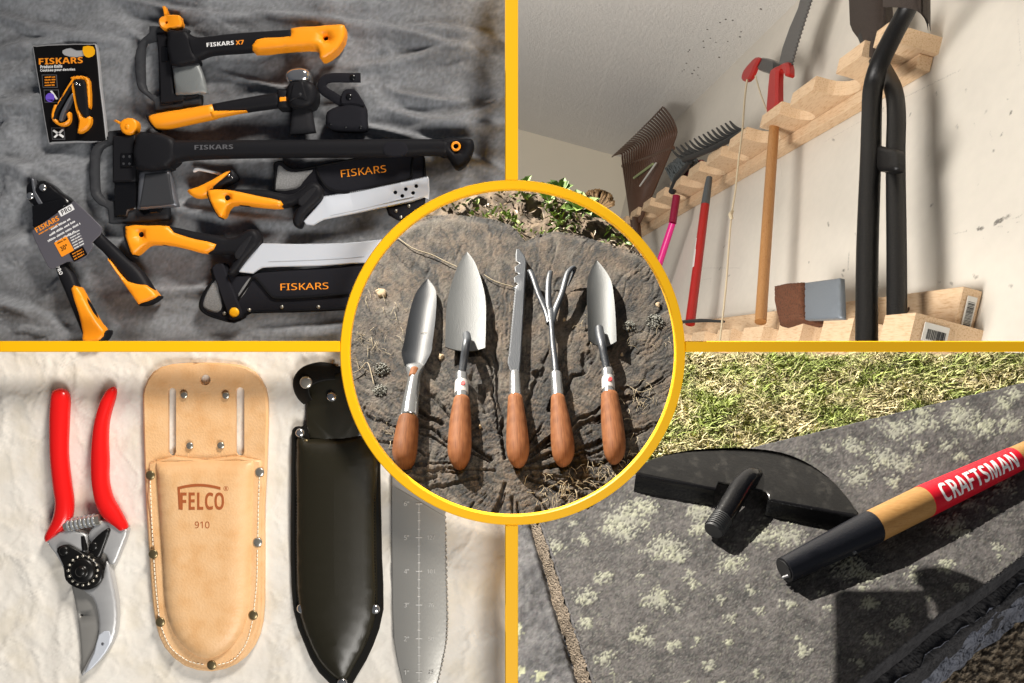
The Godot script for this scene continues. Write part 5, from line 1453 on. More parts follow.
	part(done(bs), "bristles", M.brush)
	M.magenta = mat(rgb(200, 30, 96), 0.35)
	M.magenta_dark = mat(rgb(140, 16, 56), 0.35)
	part(tube([Q(687, 181, 0.12), Q(693, 171, 0.13), Q(701, 165, 0.13)], 0.047, 10, 3), "cap", M.magenta_dark)
	# --- handles
	thing_at("pink_handle", "bright pink broom handle leaning under the upper rack", "handle", Q(668, 230, 0.15))
	pole([[676.5, 196, 0.16], [672.5, 223, 0.15]], [3.9, 3.9], "sleeve", M.magenta_dark)
	pole([[672.5, 223, 0.15], [650, 292, 0.15]], [3.4, 3.6], "shaft", mat(rgb(236, 44, 140), 0.3))
	M.red = mat(rgb(170, 30, 26), 0.4)
	thing_at("red_handle", "red tool handle with grey tip and white sticker", "handle", Q(700, 250, 0.16))
	pole([[709.4, 177.5, 0.16], [708, 186, 0.16], [705.2, 205, 0.16]], [3.0, 3.6, 4.4], "tip", mat(rgb(82, 86, 88), 0.5))
	pole([[705.2, 205, 0.16], [690, 324, 0.16]], [4.3, 5.0], "shaft", M.red)
	pole([[700.4, 240, 0.16], [696.8, 269, 0.16]], [4.9, 5.1], "sticker", mat(rgb(214, 206, 200), 0.5))
	thing_at("dark_handle_hook", "thin black bracket on the lower rack beside the red handle", "bracket", Q(700, 321, 0.2))
	pole([[676, 322.6, 0.2], [700, 320.6, 0.2], [724, 321.6, 0.2]], [1.6, 1.9, 1.2], "bar", M.tine_black, 8, 3)
	# --- pole pruner
	M.pole_wood = mat(rgb(182, 142, 96), 0.45, 0.0, M.nfine, 0.1, 8.0, grain)
	M.pole_wood.uv1_scale = Vector3(6, 1.0, 6)
	thing_at("pole_pruner", "wooden pole pruner with red head and long curved saw blade", "pole pruner", Q(768, 230, 0.15))
	pole([[776, 104, 0.15], [772, 155, 0.15], [760.6, 322, 0.15]], [4.6, 5.4, 5.9], "shaft", M.pole_wood)
	href = 0.17
	part(plate(smooth(V2([772, 82, 774, 71, 782, 66.6, 791, 63, 792.6, 76, 788.4, 77, 785.6, 70.4, 782, 72, 781.4, 92, 780.4, 111, 770.4, 116.4, 770.8, 96]), 2), 0.16, 0.185, 0.195, 1.6, [], 4.0), "head", M.red)
	part(plate(smooth(V2([744, 79, 746, 71.4, 752, 64, 758, 58.4, 763, 59, 759, 67, 753.6, 79, 748, 82.4]), 2), 0.168, 0.185, 0.192, 1.6, [], 4.0), "lever", M.red)
	part(plate(smooth(V2([757, 63, 763, 57.6, 774, 60.6, 776, 66, 774.6, 75, 767, 73, 759, 70]), 2), 0.14, 0.17, 0.18, 1.2, [], 4.0), "hook_blade", M.black_gloss)
	var sawb := V2([778.4, 64, 782, 48, 789, 28, 797.6, 8, 801, -6])
	for i in 19:
		var t := i / 18.0
		var q := Vector2(812, -6).cubic_interpolate(Vector2(791, 64), Vector2(826, -50), Vector2(786, 110), t)
		sawb.append(q + Vector2(0.9, 0)); sawb.append(q + Vector2(-0.9, 1.8))
	part(plate(sawb, 0.16, 0.168, 0.17, 0.6, [], 4.0), "saw_blade", mat(rgb(104, 102, 100), 0.45, 0.45, M.nfine, 0.4, 6.0))
	href = 0.0
	M.rope = mat(rgb(206, 190, 160), 0.9)
	thing_at("pull_rope", "long pale knotted pull rope hanging from the pole pruner", "rope", Q(732, 210, 0.24))
	pole([[747, 80, 0.2], [744.6, 100, 0.21], [742.4, 130, 0.24], [738.6, 160, 0.25], [735.4, 190, 0.25], [731.4, 216, 0.25], [728.6, 250, 0.25], [725.6, 290, 0.25], [719.4, 345, 0.25]], [1.0], "cord", M.rope, 8, 3)
	pole([[755.4, 76, 0.2], [760.6, 94, 0.19], [768.4, 115, 0.18], [770.6, 124, 0.17]], [0.8], "cord", M.rope, 8, 3)
	pole([[732.4, 211, 0.25], [730.4, 215, 0.26], [732, 219, 0.25]], [1.6, 2.4, 1.6], "knot", M.rope, 8, 2)
	# --- post hole digger
	M.iron = mat(rgb(56, 53, 50), 0.42, 0.2, M.nfine, 0.45, 5.0, ramp_tex(noise(77, 0.05, 5), 256, [rgb(255, 225, 200), rgb(150, 150, 152), rgb(128, 130, 134), rgb(140, 142, 146), rgb(240, 232, 224)]))
	M.rusty = mat(rgb(60, 50, 44), 0.7, 0.2, M.nfine, 0.9, 6.0, ramp_tex(noise(78, 0.03, 4), 256, [rgb(150, 120, 100), rgb(255, 255, 255), rgb(225, 195, 170)]))
	thing_at("post_hole_digger", "black steel post hole digger with two bent tube handles", "post hole digger", Q(880, 200, 0.3))
	pole([[866.6, 352, 0.205], [867.4, 250, 0.205], [870.6, 160, 0.205], [871.6, 118, 0.205], [873, 88, 0.21], [880, 63, 0.22], [894, 34, 0.24], [908, 8, 0.26], [914, -8, 0.26]], [11.0, 10.8, 10.2, 9.8, 9.7, 9.5, 9.3, 9.0, 9.0], "tube_handle", M.iron, 20, 4)
	pole([[897, 352, 0.150], [896.6, 250, 0.150], [895.6, 158, 0.150], [896.4, 116, 0.150], [894, 92, 0.145], [886, 74, 0.14], [874, 54, 0.13], [866, 36, 0.13]], [10, 9.8, 9.4, 9.2, 8.8, 8.4, 8.0, 7.6], "tube_handle", M.iron, 20, 4)
	href = 0.19
	part(plate(smooth(V2([874, 147, 880, 145.4, 888, 148, 896, 149.6, 897.6, 158, 897, 169, 892, 171.6, 884, 171.4, 875, 168]), 2), 0.165, 0.185, 0.2, 5.0, [], 4.0), "cross_bracket", M.iron)
	href = 0.0
	var b1 := ST()
	for q in 12:
		for e in 9:
			var fn := func(i: int, j: int) -> Vector3:
				var u := i / 12.0; var t := j / 9.0
				return Q(lerpf(869.5, 872.0, t) + (u - 0.5) * 42.0 * (1.0 - 0.62 * smoothstep(0.55, 1.0, t)), lerpf(-8, 50.0 + 8.0 * sin(PI * u), t), 0.11 + 0.07 * (1.0 - pow(2.0 * u - 1.0, 2.0)))
			b1.set_smooth_group(0)
			quad(b1, fn.call(q, e), fn.call(q + 1, e), fn.call(q + 1, e + 1), fn.call(q, e + 1), G3)
			b1.set_smooth_group(1)
			quad(b1, fn.call(q, e) - G3 * 0.008, fn.call(q + 1, e) - G3 * 0.008, fn.call(q + 1, e + 1) - G3 * 0.008, fn.call(q, e + 1) - G3 * 0.008, -G3)
	part(done(b1), "scoop_blade", M.rusty)
	var b2 := ST()
	for q in 14:
		for e in 5:
			var fn := func(i: int, j: int) -> Vector3:
				var u := i / 14.0; var t := j / 5.0
				var a := PI * (1.0 - u * 0.92)
				return Q(906 + cos(a) * 23.0, lerpf(-10, lerpf(7.0, 6.0 + 26.0 * pow(u, 4.0), u), t), 0.27 + 0.09 * sin(a))
			b2.set_smooth_group(0)
			quad(b2, fn.call(q, e), fn.call(q + 1, e), fn.call(q + 1, e + 1), fn.call(q, e + 1), G3)
			b2.set_smooth_group(1)
			quad(b2, fn.call(q, e) - G3 * 0.010, fn.call(q + 1, e) - G3 * 0.010, fn.call(q + 1, e + 1) - G3 * 0.010, fn.call(q, e + 1) - G3 * 0.010, -G3)
	part(done(b2), "scoop_blade", M.rusty)
	# --- axe head on the lower rack
	thing_at("splitting_maul", "rusty splitting maul head with grey wedge edge on lower rack", "splitting maul", Q(800, 305, 0.2))
	href = 0.24
	part(plate(V2([772.8, 285.4, 786, 282.6, 800.4, 281.4, 800.4, 318.6, 791, 321.4, 778.4, 325.6, 775.4, 312, 773, 300]), 0.14, 0.225, 0.24, 2.0, [], 4.0), "poll", mat(rgb(112, 78, 58), 0.85, 0.2, M.nfine, 1.0, 7.0, ramp_tex(noise(79, 0.03, 4), 256, [rgb(120, 95, 80), rgb(255, 235, 215), rgb(215, 150, 110)])))
	part(plate(V2([800.4, 281.4, 818, 279, 834.8, 276.6, 835.6, 300, 836, 317.2, 818, 318.2, 800.4, 318.6]), 0.205, 0.22, 0.228, 2.0, [], 4.0), "wedge", mat(rgb(132, 138, 144), 0.5, 0.35, M.nfine, 0.6, 7.0))
	href = 0.0

func turned_knot(c: Vector3, nn: Vector3, r: float) -> SurfaceTool:
	var st := ST()
	var u := nn.cross(Vector3.UP).normalized(); var v := nn.cross(u)
	for k in 10:
		tri(st, c, c + u * cos(TAU * k / 10) * r + v * sin(TAU * k / 10) * r, c + u * cos(TAU * (k + 1) / 10) * r + v * sin(TAU * (k + 1) / 10) * r, nn)
	return done(st)

# ---------- stone wall and lawn ----------
func wall_scene() -> void:
	org = Vector3.ZERO
	var nn := Vector3(0, 1.0, 0.72).normalized()
	var base := Vector3(0, -0.599, -0.755)
	surface(nn, base, 0.002)
	rng.seed = 33
	var lich := [[625, 520, 18], [642, 508, 13], [612, 528, 10], [555, 546, 9], [582, 540, 6], [625, 536, 8], [665, 548, 15], [678, 554, 9], [700, 513, 11], [703, 529, 11], [657, 599, 13], [603, 578, 7], [587, 597, 10], [586, 623, 7], [605, 658, 9], [637, 638, 6], [673, 646, 6], [732, 563, 11], [764, 537, 13], [727, 642, 4], [708, 667, 6], [757, 675, 6], [788, 536, 13], [850, 568, 15], [866, 575, 10], [915, 576, 7], [952, 525, 13], [960, 533, 8], [947, 566, 7], [970, 505, 6], [992, 510, 6], [802, 651, 6], [856, 663, 6], [874, 641, 8], [869, 602, 7], [899, 623, 9], [897, 430, 13], [918, 426, 10], [884, 458, 13], [905, 464, 10], [859, 476, 12], [854, 446, 9], [922, 413, 10], [962, 418, 15], [983, 427, 12], [1003, 404, 8], [1010, 424, 10], [946, 445, 8], [959, 457, 6], [917, 447, 8], [1006, 487, 10], [690, 575, 5], [640, 575, 5], [560, 600, 4], [720, 600, 5], [760, 610, 5], [830, 520, 5], [1015, 395, 8]]
	for i in 90: lich.append([rng.randf_range(540, 1030), rng.randf_range(395, 690), rng.randf_range(1.5, 6.0)])
	var f1 := noise(81, 0.02, 4); var f2 := noise(82, 0.09, 4); var f3 := noise(83, 0.33, 3); var f4 := noise(84, 0.16, 2, FastNoiseLite.TYPE_CELLULAR)
	f4.cellular_return_type = FastNoiseLite.RETURN_DISTANCE2_SUB
	var mask := func(x: float, y: float) -> float:
		var best := 0.0
		var wx := x + 8.0 * f1.get_noise_2d(x * 3.0, y * 4.0); var wy := y + 6.0 * f1.get_noise_2d(x * 3.0 + 700.0, y * 4.0)
		for q in lich:
			var dx: float = wx - q[0]; var dy: float = (wy - q[1]) * 1.45
			var rr: float = q[2] * 1.45
			if absf(dx) > rr or absf(dy) > rr: continue
			best = maxf(best, 1.0 - sqrt(dx * dx + dy * dy) / rr)
		if best <= 0.0: return 0.0
		var m := best * 1.05 + 0.95 * f2.get_noise_2d(x * 2.0, y * 2.8) + 1.0 * f3.get_noise_2d(x * 1.2, y * 1.7)
		return smoothstep(0.26, 0.60, m)
	var hf := func(x: float, y: float) -> float:
		return f1.get_noise_2d(x * 0.6, y) * 0.6 + f2.get_noise_2d(x, y * 1.4) * 0.35 + f3.get_noise_2d(x, y * 1.4) * 0.28 + 0.7 * mask.call(x, y)
	var cf := func(x: float, y: float, _h: float) -> Color:
		var v := clampf(0.40 + 0.40 * f1.get_noise_2d(x + 50.0, y * 1.4) + 0.45 * f2.get_noise_2d(x, y * 1.4) + 0.65 * f3.get_noise_2d(x, y * 1.4), 0.0, 1.2)
		var c := Color(0.010, 0.0092, 0.0094).lerp(Color(0.070, 0.0645, 0.063), v)
		var fleck := smoothstep(0.30, 0.55, f3.get_noise_2d(x * 1.7 + 80.0, y * 2.4) + 0.35 * f1.get_noise_2d(x * 2.0, y * 2.0))
		c = c.lerp(Color(0.11, 0.106, 0.10), fleck * 0.5)
		var m: float = mask.call(x, y)
		var lc := Color(0.13, 0.135, 0.095).lerp(Color(0.27, 0.275, 0.21), clampf(0.5 + f3.get_noise_2d(x * 2.0, y * 2.0) * 1.3, 0.0, 1.0))
		var faint := smoothstep(0.32, 0.6, f2.get_noise_2d(x * 1.2 + 300.0, y * 1.7) + 0.6 * f3.get_noise_2d(x * 1.5, y * 2.1))
		lc = lc.lerp(Color(0.15, 0.15, 0.13), clampf(0.5 + 1.8 * f1.get_noise_2d(x * 1.8 + 60.0, y * 2.5), 0.0, 1.0) * 0.7)
		return c.lerp(lc, maxf(m * 0.82, faint * 0.35 * clampf(0.5 + 1.6 * f1.get_noise_2d(x + 20.0, y * 1.5), 0.0, 1.0)))
	M.stone = mat(Color.WHITE, 0.84, 0.0, bump_tex(noise(86, 0.15, 4), 256, 8.0), 0.22, 9.0)
	M.stone.vertex_color_use_as_albedo = true
	M.stone_side = mat(lin(0.06, 0.058, 0.06), 0.9, 0.0, bump_tex(noise(87, 0.06, 5), 256, 10.0), 0.6, 5.0, ramp_tex(noise(88, 0.02, 5), 256, [rgb(120, 118, 120), rgb(255, 255, 255), rgb(190, 186, 182)]))
	M.stone_pale = mat(lin(0.26, 0.215, 0.165), 0.9, 0.0, bump_tex(noise(89, 0.1, 5), 256, 12.0), 1.4, 8.0, ramp_tex(noise(90, 0.06, 4), 256, [rgb(120, 110, 100), rgb(255, 255, 255)]))
	var outl := V2([529, 492, 541, 526, 556, 570, 570, 616, 581, 650, 595, 690, 600, 712, 832, 712, 858, 683, 880, 665, 905, 645, 941.5, 615, 968, 598, 995, 579, 1022, 558, 1070, 522, 1100, 363.5, 1024, 381.6, 938, 402, 865, 419.4, 770, 442, 700, 458.7, 640, 473, 560, 492])
	var ragged := PackedVector2Array()
	for q in dense(outl, 5.0): ragged.append(q + Vector2(f2.get_noise_2d(q.x * 3.0, q.y * 3.0), f2.get_noise_2d(q.x * 3.0 + 99.0, q.y * 3.0)) * 0.9)
	thing("stone_cap", "broad grey flagstone wall cap speckled with pale lichen", "stone", 760, 560)
	var inner := Geometry2D.offset_polygon(ragged, -1.2)[0] as PackedVector2Array
	part(sheet(520, 362, 1100, 712, 1.45, hf, cf, func(x, y): return Geometry2D.is_point_in_polygon(Vector2(x, y), inner)), "top_face", M.stone)
	part(plate(ragged, -24, -2.0, -0.6, 2.0, [], 6.0), "core", M.stone_side)
	# split left edge, pale and fresh
	var le := ST()
	for i in 90:
		var t0 := i / 90.0; var t1 := (i + 1) / 90.0
		var rowa := []; var rowb := []
		for k in 5:
			for e in [[t0, rowa], [t1, rowb]]:
				var x := lerpf(531, 597, e[0]); var y := lerpf(494, 697, e[0])
				var z: float = -k * 6.0
				e[1].append(P(x - 0.8 - k * (2.3 + 1.6 * f1.get_noise_2d(e[0] * 260.0, 7.0)) + 3.2 * f2.get_noise_2d(e[0] * 420.0, k * 14.0), y, z - 0.5 + 2.0 * f2.get_noise_2d(e[0] * 600.0, k * 20.0 + 90.0)))
		for k in 4: quad(le, rowa[k], rowb[k], rowb[k + 1], rowa[k + 1], Vector3(-1, 0.3, 0.3))
	part(done(le), "split_edge", M.stone_pale)
	# neighbouring slab at the left and the courses below
	org = Vector3.ZERO
	thing("stone_slab", "grey stone slab left of the split pale edge", "stone", 525, 640)
	var cf2 := func(x: float, y: float, _h: float) -> Color:
		var v := clampf(0.5 + 0.6 * f1.get_noise_2d(x + 900.0, y) + 0.5 * f2.get_noise_2d(x, y) + 0.5 * f3.get_noise_2d(x, y), 0.0, 1.2)
		var c := Color(0.02, 0.02, 0.023).lerp(Color(0.085, 0.083, 0.086), v)
		var m := 0.0
		for q in [[517, 622, 8], [522, 662, 6], [540, 668, 7]]: m = maxf(m, smoothstep(0.1, 0.5, 1.0 - Vector2(x - q[0], y - q[1]).length() / q[2] + f2.get_noise_2d(x * 2, y * 2)))
		return c.lerp(Color(0.28, 0.29, 0.19), m * 0.8)
	var lp := V2([470, 500, 530, 500, 549, 570, 563, 617, 575, 655, 588, 700, 588, 716, 470, 716])
	part(sheet(470, 500, 600, 716, 1.6, func(x, y): return -11.0 + 3.0 * f1.get_noise_2d(x + 31.0, y) + f2.get_noise_2d(x, y) - 10.0 * smoothstep(7.0, 0.0, edge_distance(Vector2(x, y), lp)), cf2, func(x, y): return Geometry2D.is_point_in_polygon(Vector2(x, y), lp)), "top_face", M.stone)
	part(plate(Geometry2D.offset_polygon(lp, -3.0)[0], -70, -24, -20, 3.0, [], 12.0), "core", M.stone_side)
	thing("wall_stone", "blue-grey rough stone under the flagstone cap, lower right", "stone", 960, 640)
	M.blue_stone = mat(lin(0.19, 0.2, 0.235), 0.85, 0.0, bump_tex(noise(92, 0.03, 5), 256, 16.0), 1.6, 4.0, ramp_tex(noise(93, 0.015, 5), 256, [rgb(110, 112, 120), rgb(255, 255, 255), rgb(200, 204, 214)]))
	var sides := ST()
	for i in 60:
		for k in 12:
			var fn := func(a: int, b: int) -> Vector3:
				var t := a / 60.0; var u := b / 12.0
				var x := lerpf(840, 1110, t); var y := lerpf(712, 508, t)
				var rough := 5.0 * f2.get_noise_2d(x * 0.8, u * 40.0) + 7.0 * f1.get_noise_2d(x * 1.5, u * 50.0)
				return P(x + 4.0 * u + rough * 0.5, y + 5.0 * u + rough * 0.5, -25.0 - u * 62.0 + 3.0 * f2.get_noise_2d(x, u * 60.0 + 50.0))
			quad(sides, fn.call(i, k), fn.call(i + 1, k), fn.call(i + 1, k + 1), fn.call(i, k + 1), Vector3(0.5, -0.2, 0.8))
	part(done(sides), "rough_face", M.blue_stone)
	part(plate(V2([846, 712, 1106, 514, 1120, 480, 1120, 430, 640, 500, 600, 600, 640, 712]), -86, -27, -26, 2.0, [], 16.0), "core", M.stone_side)
	# ground in the corner
	org = Vector3.ZERO
	surface(nn, base + nn * (-0.002 * 92.0), 0.002)
	M.sand = mat(Color.WHITE, 0.95, 0.0, bump_tex(noise(94, 0.2, 3), 256, 8.0), 1.0, 8.0)
	M.sand.vertex_color_use_as_albedo = true
	var gr := struct(sheet(880, 600, 1120, 730, 1.8, func(x, y): return 3.0 * f2.get_noise_2d(x, y) + 2.0 * f3.get_noise_2d(x, y), func(x, y, _h): return Color(0.16, 0.115, 0.07).lerp(Color(0.5, 0.4, 0.28), clampf(0.55 + f2.get_noise_2d(x, y) + 0.5 * f3.get_noise_2d(x, y), 0, 1))), "sandy_ground", M.sand)
	tag(gr, "sandy ground at the foot of the stone wall")
	# --- lawn
	surface(nn, base - nn * 0.117, 0.00246)
	var lf := func(x: float, y: float) -> float: return 6.0 * f1.get_noise_2d(x, y)
	var lc := func(x: float, y: float, _h: float) -> Color:
		return Color(0.07, 0.065, 0.03).lerp(Color(0.30, 0.25, 0.14), clampf(0.5 + f2.get_noise_2d(x, y), 0, 1))
	var lawn := struct(sheet(500, 352, 1120, 500, 3.0, lf, lc), "lawn", M.stone)
	tag(lawn, "lawn ground behind the flagstone cap")
	M.grass = mat(Color.WHITE, 0.7)
	M.grass.vertex_color_use_as_albedo = true
	M.grass.backlight_enabled = true; M.grass.backlight = Color(0.4, 0.42, 0.2)
	var gp := PackedVector3Array(); var gn := PackedVector3Array(); var gc := PackedColorArray()
	var patch := noise(95, 0.018, 3)
	for i in 90000:
		var x := rng.randf_range(560, 1110); var y := rng.randf_range(355.5, 490)
		if y > 480 - (x - 560) * 0.16: continue
		var b := P(x, y, lf.call(x, y) - 1.0)
		var lean := (nn * rng.randf_range(0.1, 0.9) + Vector3(rng.randfn(0, 0.75), rng.randfn(0, 0.3), rng.randfn(0, 0.6))).normalized()
		var l := rng.randf_range(0.012, 0.034) * (1.9 if rng.randf() < 0.08 else 1.0)
		var side := lean.cross(Vector3(rng.randf_range(-1, 1), rng.randf_range(-0.3, 0.3), rng.randf_range(-1, 1))).normalized() * rng.randf_range(0.0007, 0.0017)
		var droop := Vector3(lean.x * 0.6, -0.25, lean.z * 0.6) * l * rng.randf_range(0.0, 0.5)
		var green := clampf(0.46 + 1.5 * patch.get_noise_2d(x, y * 1.8) + rng.randfn(0, 0.28), 0, 1)
		var c := Color(0.72, 0.62, 0.36).lerp(Color(0.34, 0.42, 0.10), green) * rng.randf_range(0.5, 1.15)
		var m := b + lean * l * 0.55; var tip := b + lean * l + droop
		var fn := side.cross(lean).normalized()
		if fn.dot(nn) < 0: fn = -fn
		fn = (fn + nn).normalized()
		for v in [b - side, b + side, m + side * 0.8, b - side, m + side * 0.8, m - side * 0.8, m - side * 0.8, m + side * 0.8, tip]:
			gp.append(v); gn.append(fn); gc.append(c)
	var arr := []
	arr.resize(Mesh.ARRAY_MAX)
	arr[Mesh.ARRAY_VERTEX] = gp; arr[Mesh.ARRAY_NORMAL] = gn; arr[Mesh.ARRAY_COLOR] = gc
	var gm := ArrayMesh.new()
	gm.add_surface_from_arrays(Mesh.PRIMITIVE_TRIANGLES, arr)
	var go := part(gm, "grass", M.grass, self)
	tag(go, "dry yellow and green grass blades of the lawn", "grass", "", "stuff")
	# --- edger head
	org = Vector3.ZERO
	surface(nn, base, 0.002)
	M.edger = mat(lin(0.010, 0.010, 0.011), 0.2, 0.1, M.nfine, 0.12, 5.0, ramp_tex(noise(96, 0.012, 5), 256, [rgb(255, 250, 245), rgb(180, 180, 185), rgb(235, 230, 225)]))
	M.edger_dusty = mat(lin(0.03, 0.029, 0.027), 0.24, 0.1, M.nfine, 0.18, 5.0, ramp_tex(noise(97, 0.02, 5), 256, [rgb(255, 252, 246), rgb(120, 120, 122), rgb(90, 90, 92), rgb(200, 196, 190)]))
	thing("edger_head", "black half-moon lawn edger head lying without its handle", "lawn edger", 745, 490)
	href = 18.0
	var moon := smooth(V2([635.6, 472.4, 640, 466, 650.5, 459, 663, 454.4, 677.6, 450.6, 696, 448, 715.5, 446.6, 735, 446.2, 752, 447, 765, 448, 782, 451, 797, 456, 812, 463.6, 824, 472, 835, 481, 843, 491, 850, 500, 855, 508, 857, 515, 820, 508.6, 775, 500.4, 769, 499, 766, 491.6, 742, 487, 718.6, 482.4, 716, 488.4, 690, 483.4]), 2)
	var sag := func(q: Vector2) -> float: return -5.0 * smoothstep(484.0 + (q.x - 740.0) * 0.17, 440.0 + (q.x - 740.0) * 0.10, q.y)
	part(plate(moon, 15.6, 17.4, 18.0, 1.0, [], 6.0, sag), "blade", M.edger_dusty)
	for fl in [[636, 473.6, 716, 487.4, 20.0], [768, 498, 856, 514.6, 19.0]]:
		var a := P(fl[0], fl[1], 18); var b := P(fl[2], fl[3], 18)
		var st := ST()
		var dir := (b - a).normalized()
		var outw := dir.cross(nn) * 1.0
		if outw.z < 0: outw = -outw
		var hh: float = fl[4] * ps
		var down := (-nn * 0.9 + outw * 0.35).normalized()
		var rows := []
		for k in 9:
			# rolled lip then the step plate
			var p: Vector3
			if k < 5:
				var an := PI * 0.5 * k / 4.0
				p = nn * (cos(an) - 1.0) * 3.0 * ps + outw * sin(an) * 3.0 * ps
			else:
				p = nn * -3.0 * ps + outw * 3.0 * ps + down * hh * (k - 4) / 4.0
			rows.append(p)
		st.set_smooth_group(0)
		for k in 8: quad(st, a + rows[k], b + rows[k], b + rows[k + 1], a + rows[k + 1], outw + nn * (0.8 if k < 4 else 0.0))
		st.set_smooth_group(1)
		var thick := -outw * 2.4 * ps - nn * 0.6 * ps
		for k in 8: quad(st, a + rows[k] + thick, b + rows[k] + thick, b + rows[k + 1] + thick, a + rows[k + 1] + thick, -outw)
		st.set_smooth_group(2)
		for k in 8:
			quad(st, a + rows[k], a + rows[k + 1], a + rows[k + 1] + thick, a + rows[k] + thick, -dir)
			quad(st, b + rows[k], b + rows[k + 1], b + rows[k + 1] + thick, b + rows[k] + thick, dir)
		quad(st, a + rows[8], b + rows[8], b + rows[8] + thick, a + rows[8] + thick, down)
		part(done(st), "foot_step", M.edger)
	href = 0.0
	part(tube(pl2([[757, 474, 12], [750, 477, 20], [741, 487, 22], [732, 502, 19], [722, 518, 15]]), [0.014, 0.0193, 0.0217, 0.0222, 0.0217], 20, 5), "socket_tube", M.edger)
	M.thread_grey = mat(lin(0.035, 0.036, 0.038), 0.4, 0.3)
	var th := ST()
	for k in 7:
		var t := k / 7.0; var t2 := (k + 0.55) / 7.0
		var pa: Vector3 = pl2([[722, 518, 15]])[0].lerp(pl2([[714, 529.5, 13]])[0], t)
		var pb: Vector3 = pl2([[722, 518, 15]])[0].lerp(pl2([[714, 529.5, 13]])[0], t2)
		tube([pa, pb], 0.0220, 20, 1, th)
	part(done(th), "screw_thread", M.thread_grey)
	part(tube(pl2([[723, 517, 15], [713, 531, 12.6]]), [0.0201, 0.0193], 20), "threaded_end", M.thread_grey)
	# --- the handle
	thing("tool_handle", "wooden tool handle with red brand label and black ferrule", "tool handle", 900, 515)
	var ax := [[784.6, 569.8, 12.8], [800, 562.2, 13.8], [872.5, 527, 17.0], [923, 502, 16.4], [1013.5, 460, 12.9], [1075, 431, 11.0]]
	var c := []; var rr := []
	for q in ax:
		href = q[2]
		var p := P(q[0], q[1], q[2])
		c.append(p); rr.append((1.0 - (p.z + org.z)) * 0.001 * q[2])
	href = 0.0
	M.ash = mat(lin(0.30, 0.175, 0.066), 0.4, 0.0, M.nfine, 0.1, 6.0, ramp_tex(noise(98, 0.05, 4), 256, [rgb(205, 185, 160), rgb(255, 250, 240), rgb(225, 205, 180)]))
	M.ash.uv1_scale = Vector3(1.6, 14, 14)
	M.label_red = mat(lin(0.40, 0.004, 0.014), 0.4)
	M.label_white = mat(lin(0.6, 0.6, 0.6), 0.5)
	M.ferrule_black = mat(lin(0.007, 0.0075, 0.010), 0.28, 0.0, M.nfine, 0.25, 8.0)
	part(tube([c[2], c[3], c[4], c[5]], [rr[2] * 0.97, rr[3] * 0.98, rr[4] * 0.98, rr[5]], 28), "wood_shaft", M.ash)
	part(tube([c[0], c[1], c[2]], [rr[0], rr[1], rr[2]], 28), "ferrule", M.ferrule_black)
	var tipd: Vector3 = (c[0] - c[1]).normalized()
	part(tube([c[0] + tipd * 0.001, c[0] + tipd * 0.0022], rr[0] * 0.80, 20), "bore", mat(lin(0.004, 0.004, 0.005), 0.6))
	var crimp := ST()
	for k in 3:
		var an := TAU * k / 14.0 + 1.9
		var u := tipd.cross(nn).normalized(); var v := tipd.cross(u)
		var e: Vector3 = c[0] + (u * cos(an) + v * sin(an)) * rr[0] * rng.randf_range(0.5, 0.82)
		tube([e, e + tipd * rng.randf_range(0.004, 0.010)], [0.004, 0.002], 6, 1, crimp)
	part(done(crimp), "crimped_end", mat(lin(0.25, 0.25, 0.26), 0.35, 0.7))
	for q in [[839, 521.4], [856, 554]]:
		href = 14.0
		var p := P(q[0], q[1], 14.0)
		href = 0.0
		var a := ST()
		var g: int = 1
		var near: Vector3 = Geometry3D.get_closest_point_to_segment(p, c[0], c[2])
		var od: Vector3 = (p - near).normalized()
		tube([near + od * rr[1] * 0.9, near + od * (rr[1] * 1.12)], 0.0065, 12, 1, a)
		tube([near + od * (rr[1] * 1.1), near + od * (rr[1] * 1.25)], 0.0045, 12, 1, a)
		part(done(a), "screw", M.ferrule)
	var red := part(tube([c[3], c[4]], [rr[3] * 1.0, rr[4] * 1.0], 32), "red_label", M.label_red)
	wrap_letters("CRAFTSMAN", c[3], c[4], rr[3] * 1.004, rr[4] * 1.004, 0.09, 0.93, 0.62, red)
	phone()

func pl2(a: Array) -> Array:
	var o := []
	for q in a:
		href = q[2]
		o.append(P(q[0], q[1], q[2]))
	href = 0.0
	return o

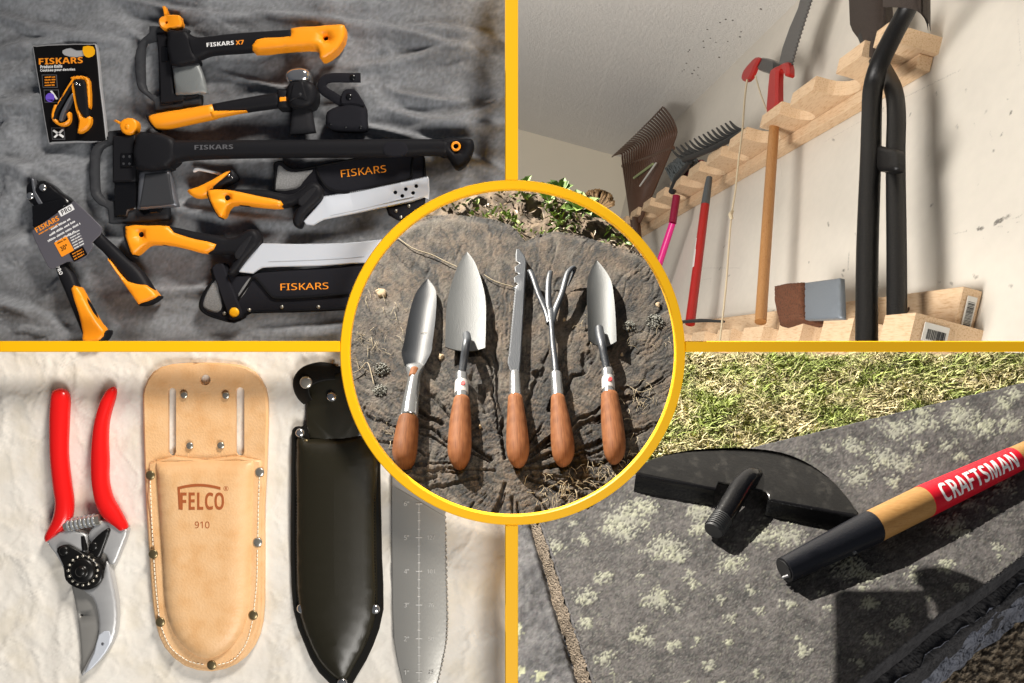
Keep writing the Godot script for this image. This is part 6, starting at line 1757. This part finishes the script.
# Lettering wrapped round a tapered bar from a to b, between the shares t0 and t1 of its length.
func wrap_letters(s: String, a: Vector3, b: Vector3, ra: float, rb: float, t0: float, t1: float, half: float, parent: Node) -> void:
	var tm := text_mesh(s)
	var arr := tm.get_mesh_arrays()
	var bb := tm.get_aabb()
	var vs: PackedVector3Array = arr[Mesh.ARRAY_VERTEX]
	var idx: PackedInt32Array = arr[Mesh.ARRAY_INDEX]
	var dir := (b - a).normalized()
	var see := (EYE - org - (a + b) * 0.5)
	see = (see - dir * see.dot(dir)).normalized()
	var up := see.cross(dir).normalized()
	if up.y < 0: up = -up
	var st := ST()
	st.set_smooth_group(-1)
	var todo := []
	for i in range(0, idx.size(), 3):
		if vs[idx[i]].z > 0 and vs[idx[i + 1]].z > 0 and vs[idx[i + 2]].z > 0: todo.append([vs[idx[i]], vs[idx[i + 1]], vs[idx[i + 2]]])
	while todo.size() > 0:
		var q = todo.pop_back()
		# cut tall triangles so that they follow the round
		var l := [absf(q[0].y - q[1].y), absf(q[1].y - q[2].y), absf(q[2].y - q[0].y)]
		var k := 0
		if l[1] > l[0]: k = 1
		if l[2] > l[k]: k = 2
		if l[k] > bb.size.y * 0.14:
			var m: Vector3 = (q[k] + q[(k + 1) % 3]) * 0.5
			todo.append([q[k], m, q[(k + 2) % 3]]); todo.append([m, q[(k + 1) % 3], q[(k + 2) % 3]])
			continue
		var w := []
		for v in q:
			var t := lerpf(t0, t1, (v.x - bb.position.x) / bb.size.x)
			var an: float = half * (2.0 * (v.y - bb.position.y) / bb.size.y - 1.0)
			w.append(a.lerp(b, t) + (see * cos(an) + up * sin(an)) * (lerpf(ra, rb, t) + 0.0008))
		tri(st, w[0], w[1], w[2], see)
	part(done(st), "lettering", M.label_white, parent)

# The photographer's phone and hand, out of sight, whose shadow falls across the lower right of the cap.
func phone() -> void:
	var lamp := Vector3(0.50, -0.25, -0.80) + SUN.normalized() * 4.5
	var at := shade_point(900, 640).lerp(lamp, 0.36)
	var L := (lamp - at).normalized()
	M.phone = mat(rgb(25, 25, 28), 0.3)
	M.skin = mat(rgb(205, 150, 120), 0.55)
	var put := func(x: float, y: float) -> Vector3:
		var p := shade_point(x, y)
		var ray := (lamp - p).normalized()
		return p + ray * ((at - p).dot(L) / ray.dot(L))
	thing_at("smartphone", "black phone held up out of view, its shadow on the flagstone", "phone", at)
	var st := ST()
	var o := rrect(834, 590, 930, 720, 8)
	var tr := Geometry2D.triangulate_polygon(o)
	var w := []
	for q in o: w.append(put.call(q.x, q.y) - at)
	for i in range(0, tr.size(), 3):
		tri(st, w[tr[i]], w[tr[i + 1]], w[tr[i + 2]], L)
		tri(st, w[tr[i]] - L * 0.012, w[tr[i + 1]] - L * 0.012, w[tr[i + 2]] - L * 0.012, -L)
	for i in w.size():
		var a: Vector3 = w[i]; var b: Vector3 = w[(i + 1) % w.size()]
		quad(st, a, b, b - L * 0.012, a - L * 0.012, a + b)
	part(done(st), "case", M.phone)
	thing_at("person", "hand gripping the phone's edge out of view", "person", at)
	var hand := ST()
	for fg in [[[1010, 690, 16], [985, 640, 15], [955, 600, 13], [925, 592, 8]], [[1012, 640, 16], [990, 605, 14], [960, 583, 9], [936, 577, 6], [917, 578, 3]], [[1000, 620, 14], [970, 590, 10], [944, 584, 7], [920, 586, 4]], [[1010, 720, 18], [980, 680, 16], [945, 640, 12], [925, 635, 8]], [[1010, 730, 18], [975, 705, 15], [940, 672, 11], [922, 668, 7]]]:
		var pts := []; var r := []
		for q in fg:
			pts.append(put.call(q[0], q[1]) - at - L * 0.003)
			r.append(q[2] * 0.002 * 1.05)
		tube(pts, r, 12, 3, hand)
	part(done(hand), "hand", M.skin)

func shade_point(x: float, y: float) -> Vector3:
	var keep := org
	org = Vector3.ZERO
	var p := P(x, y, 0)
	org = keep
	return p
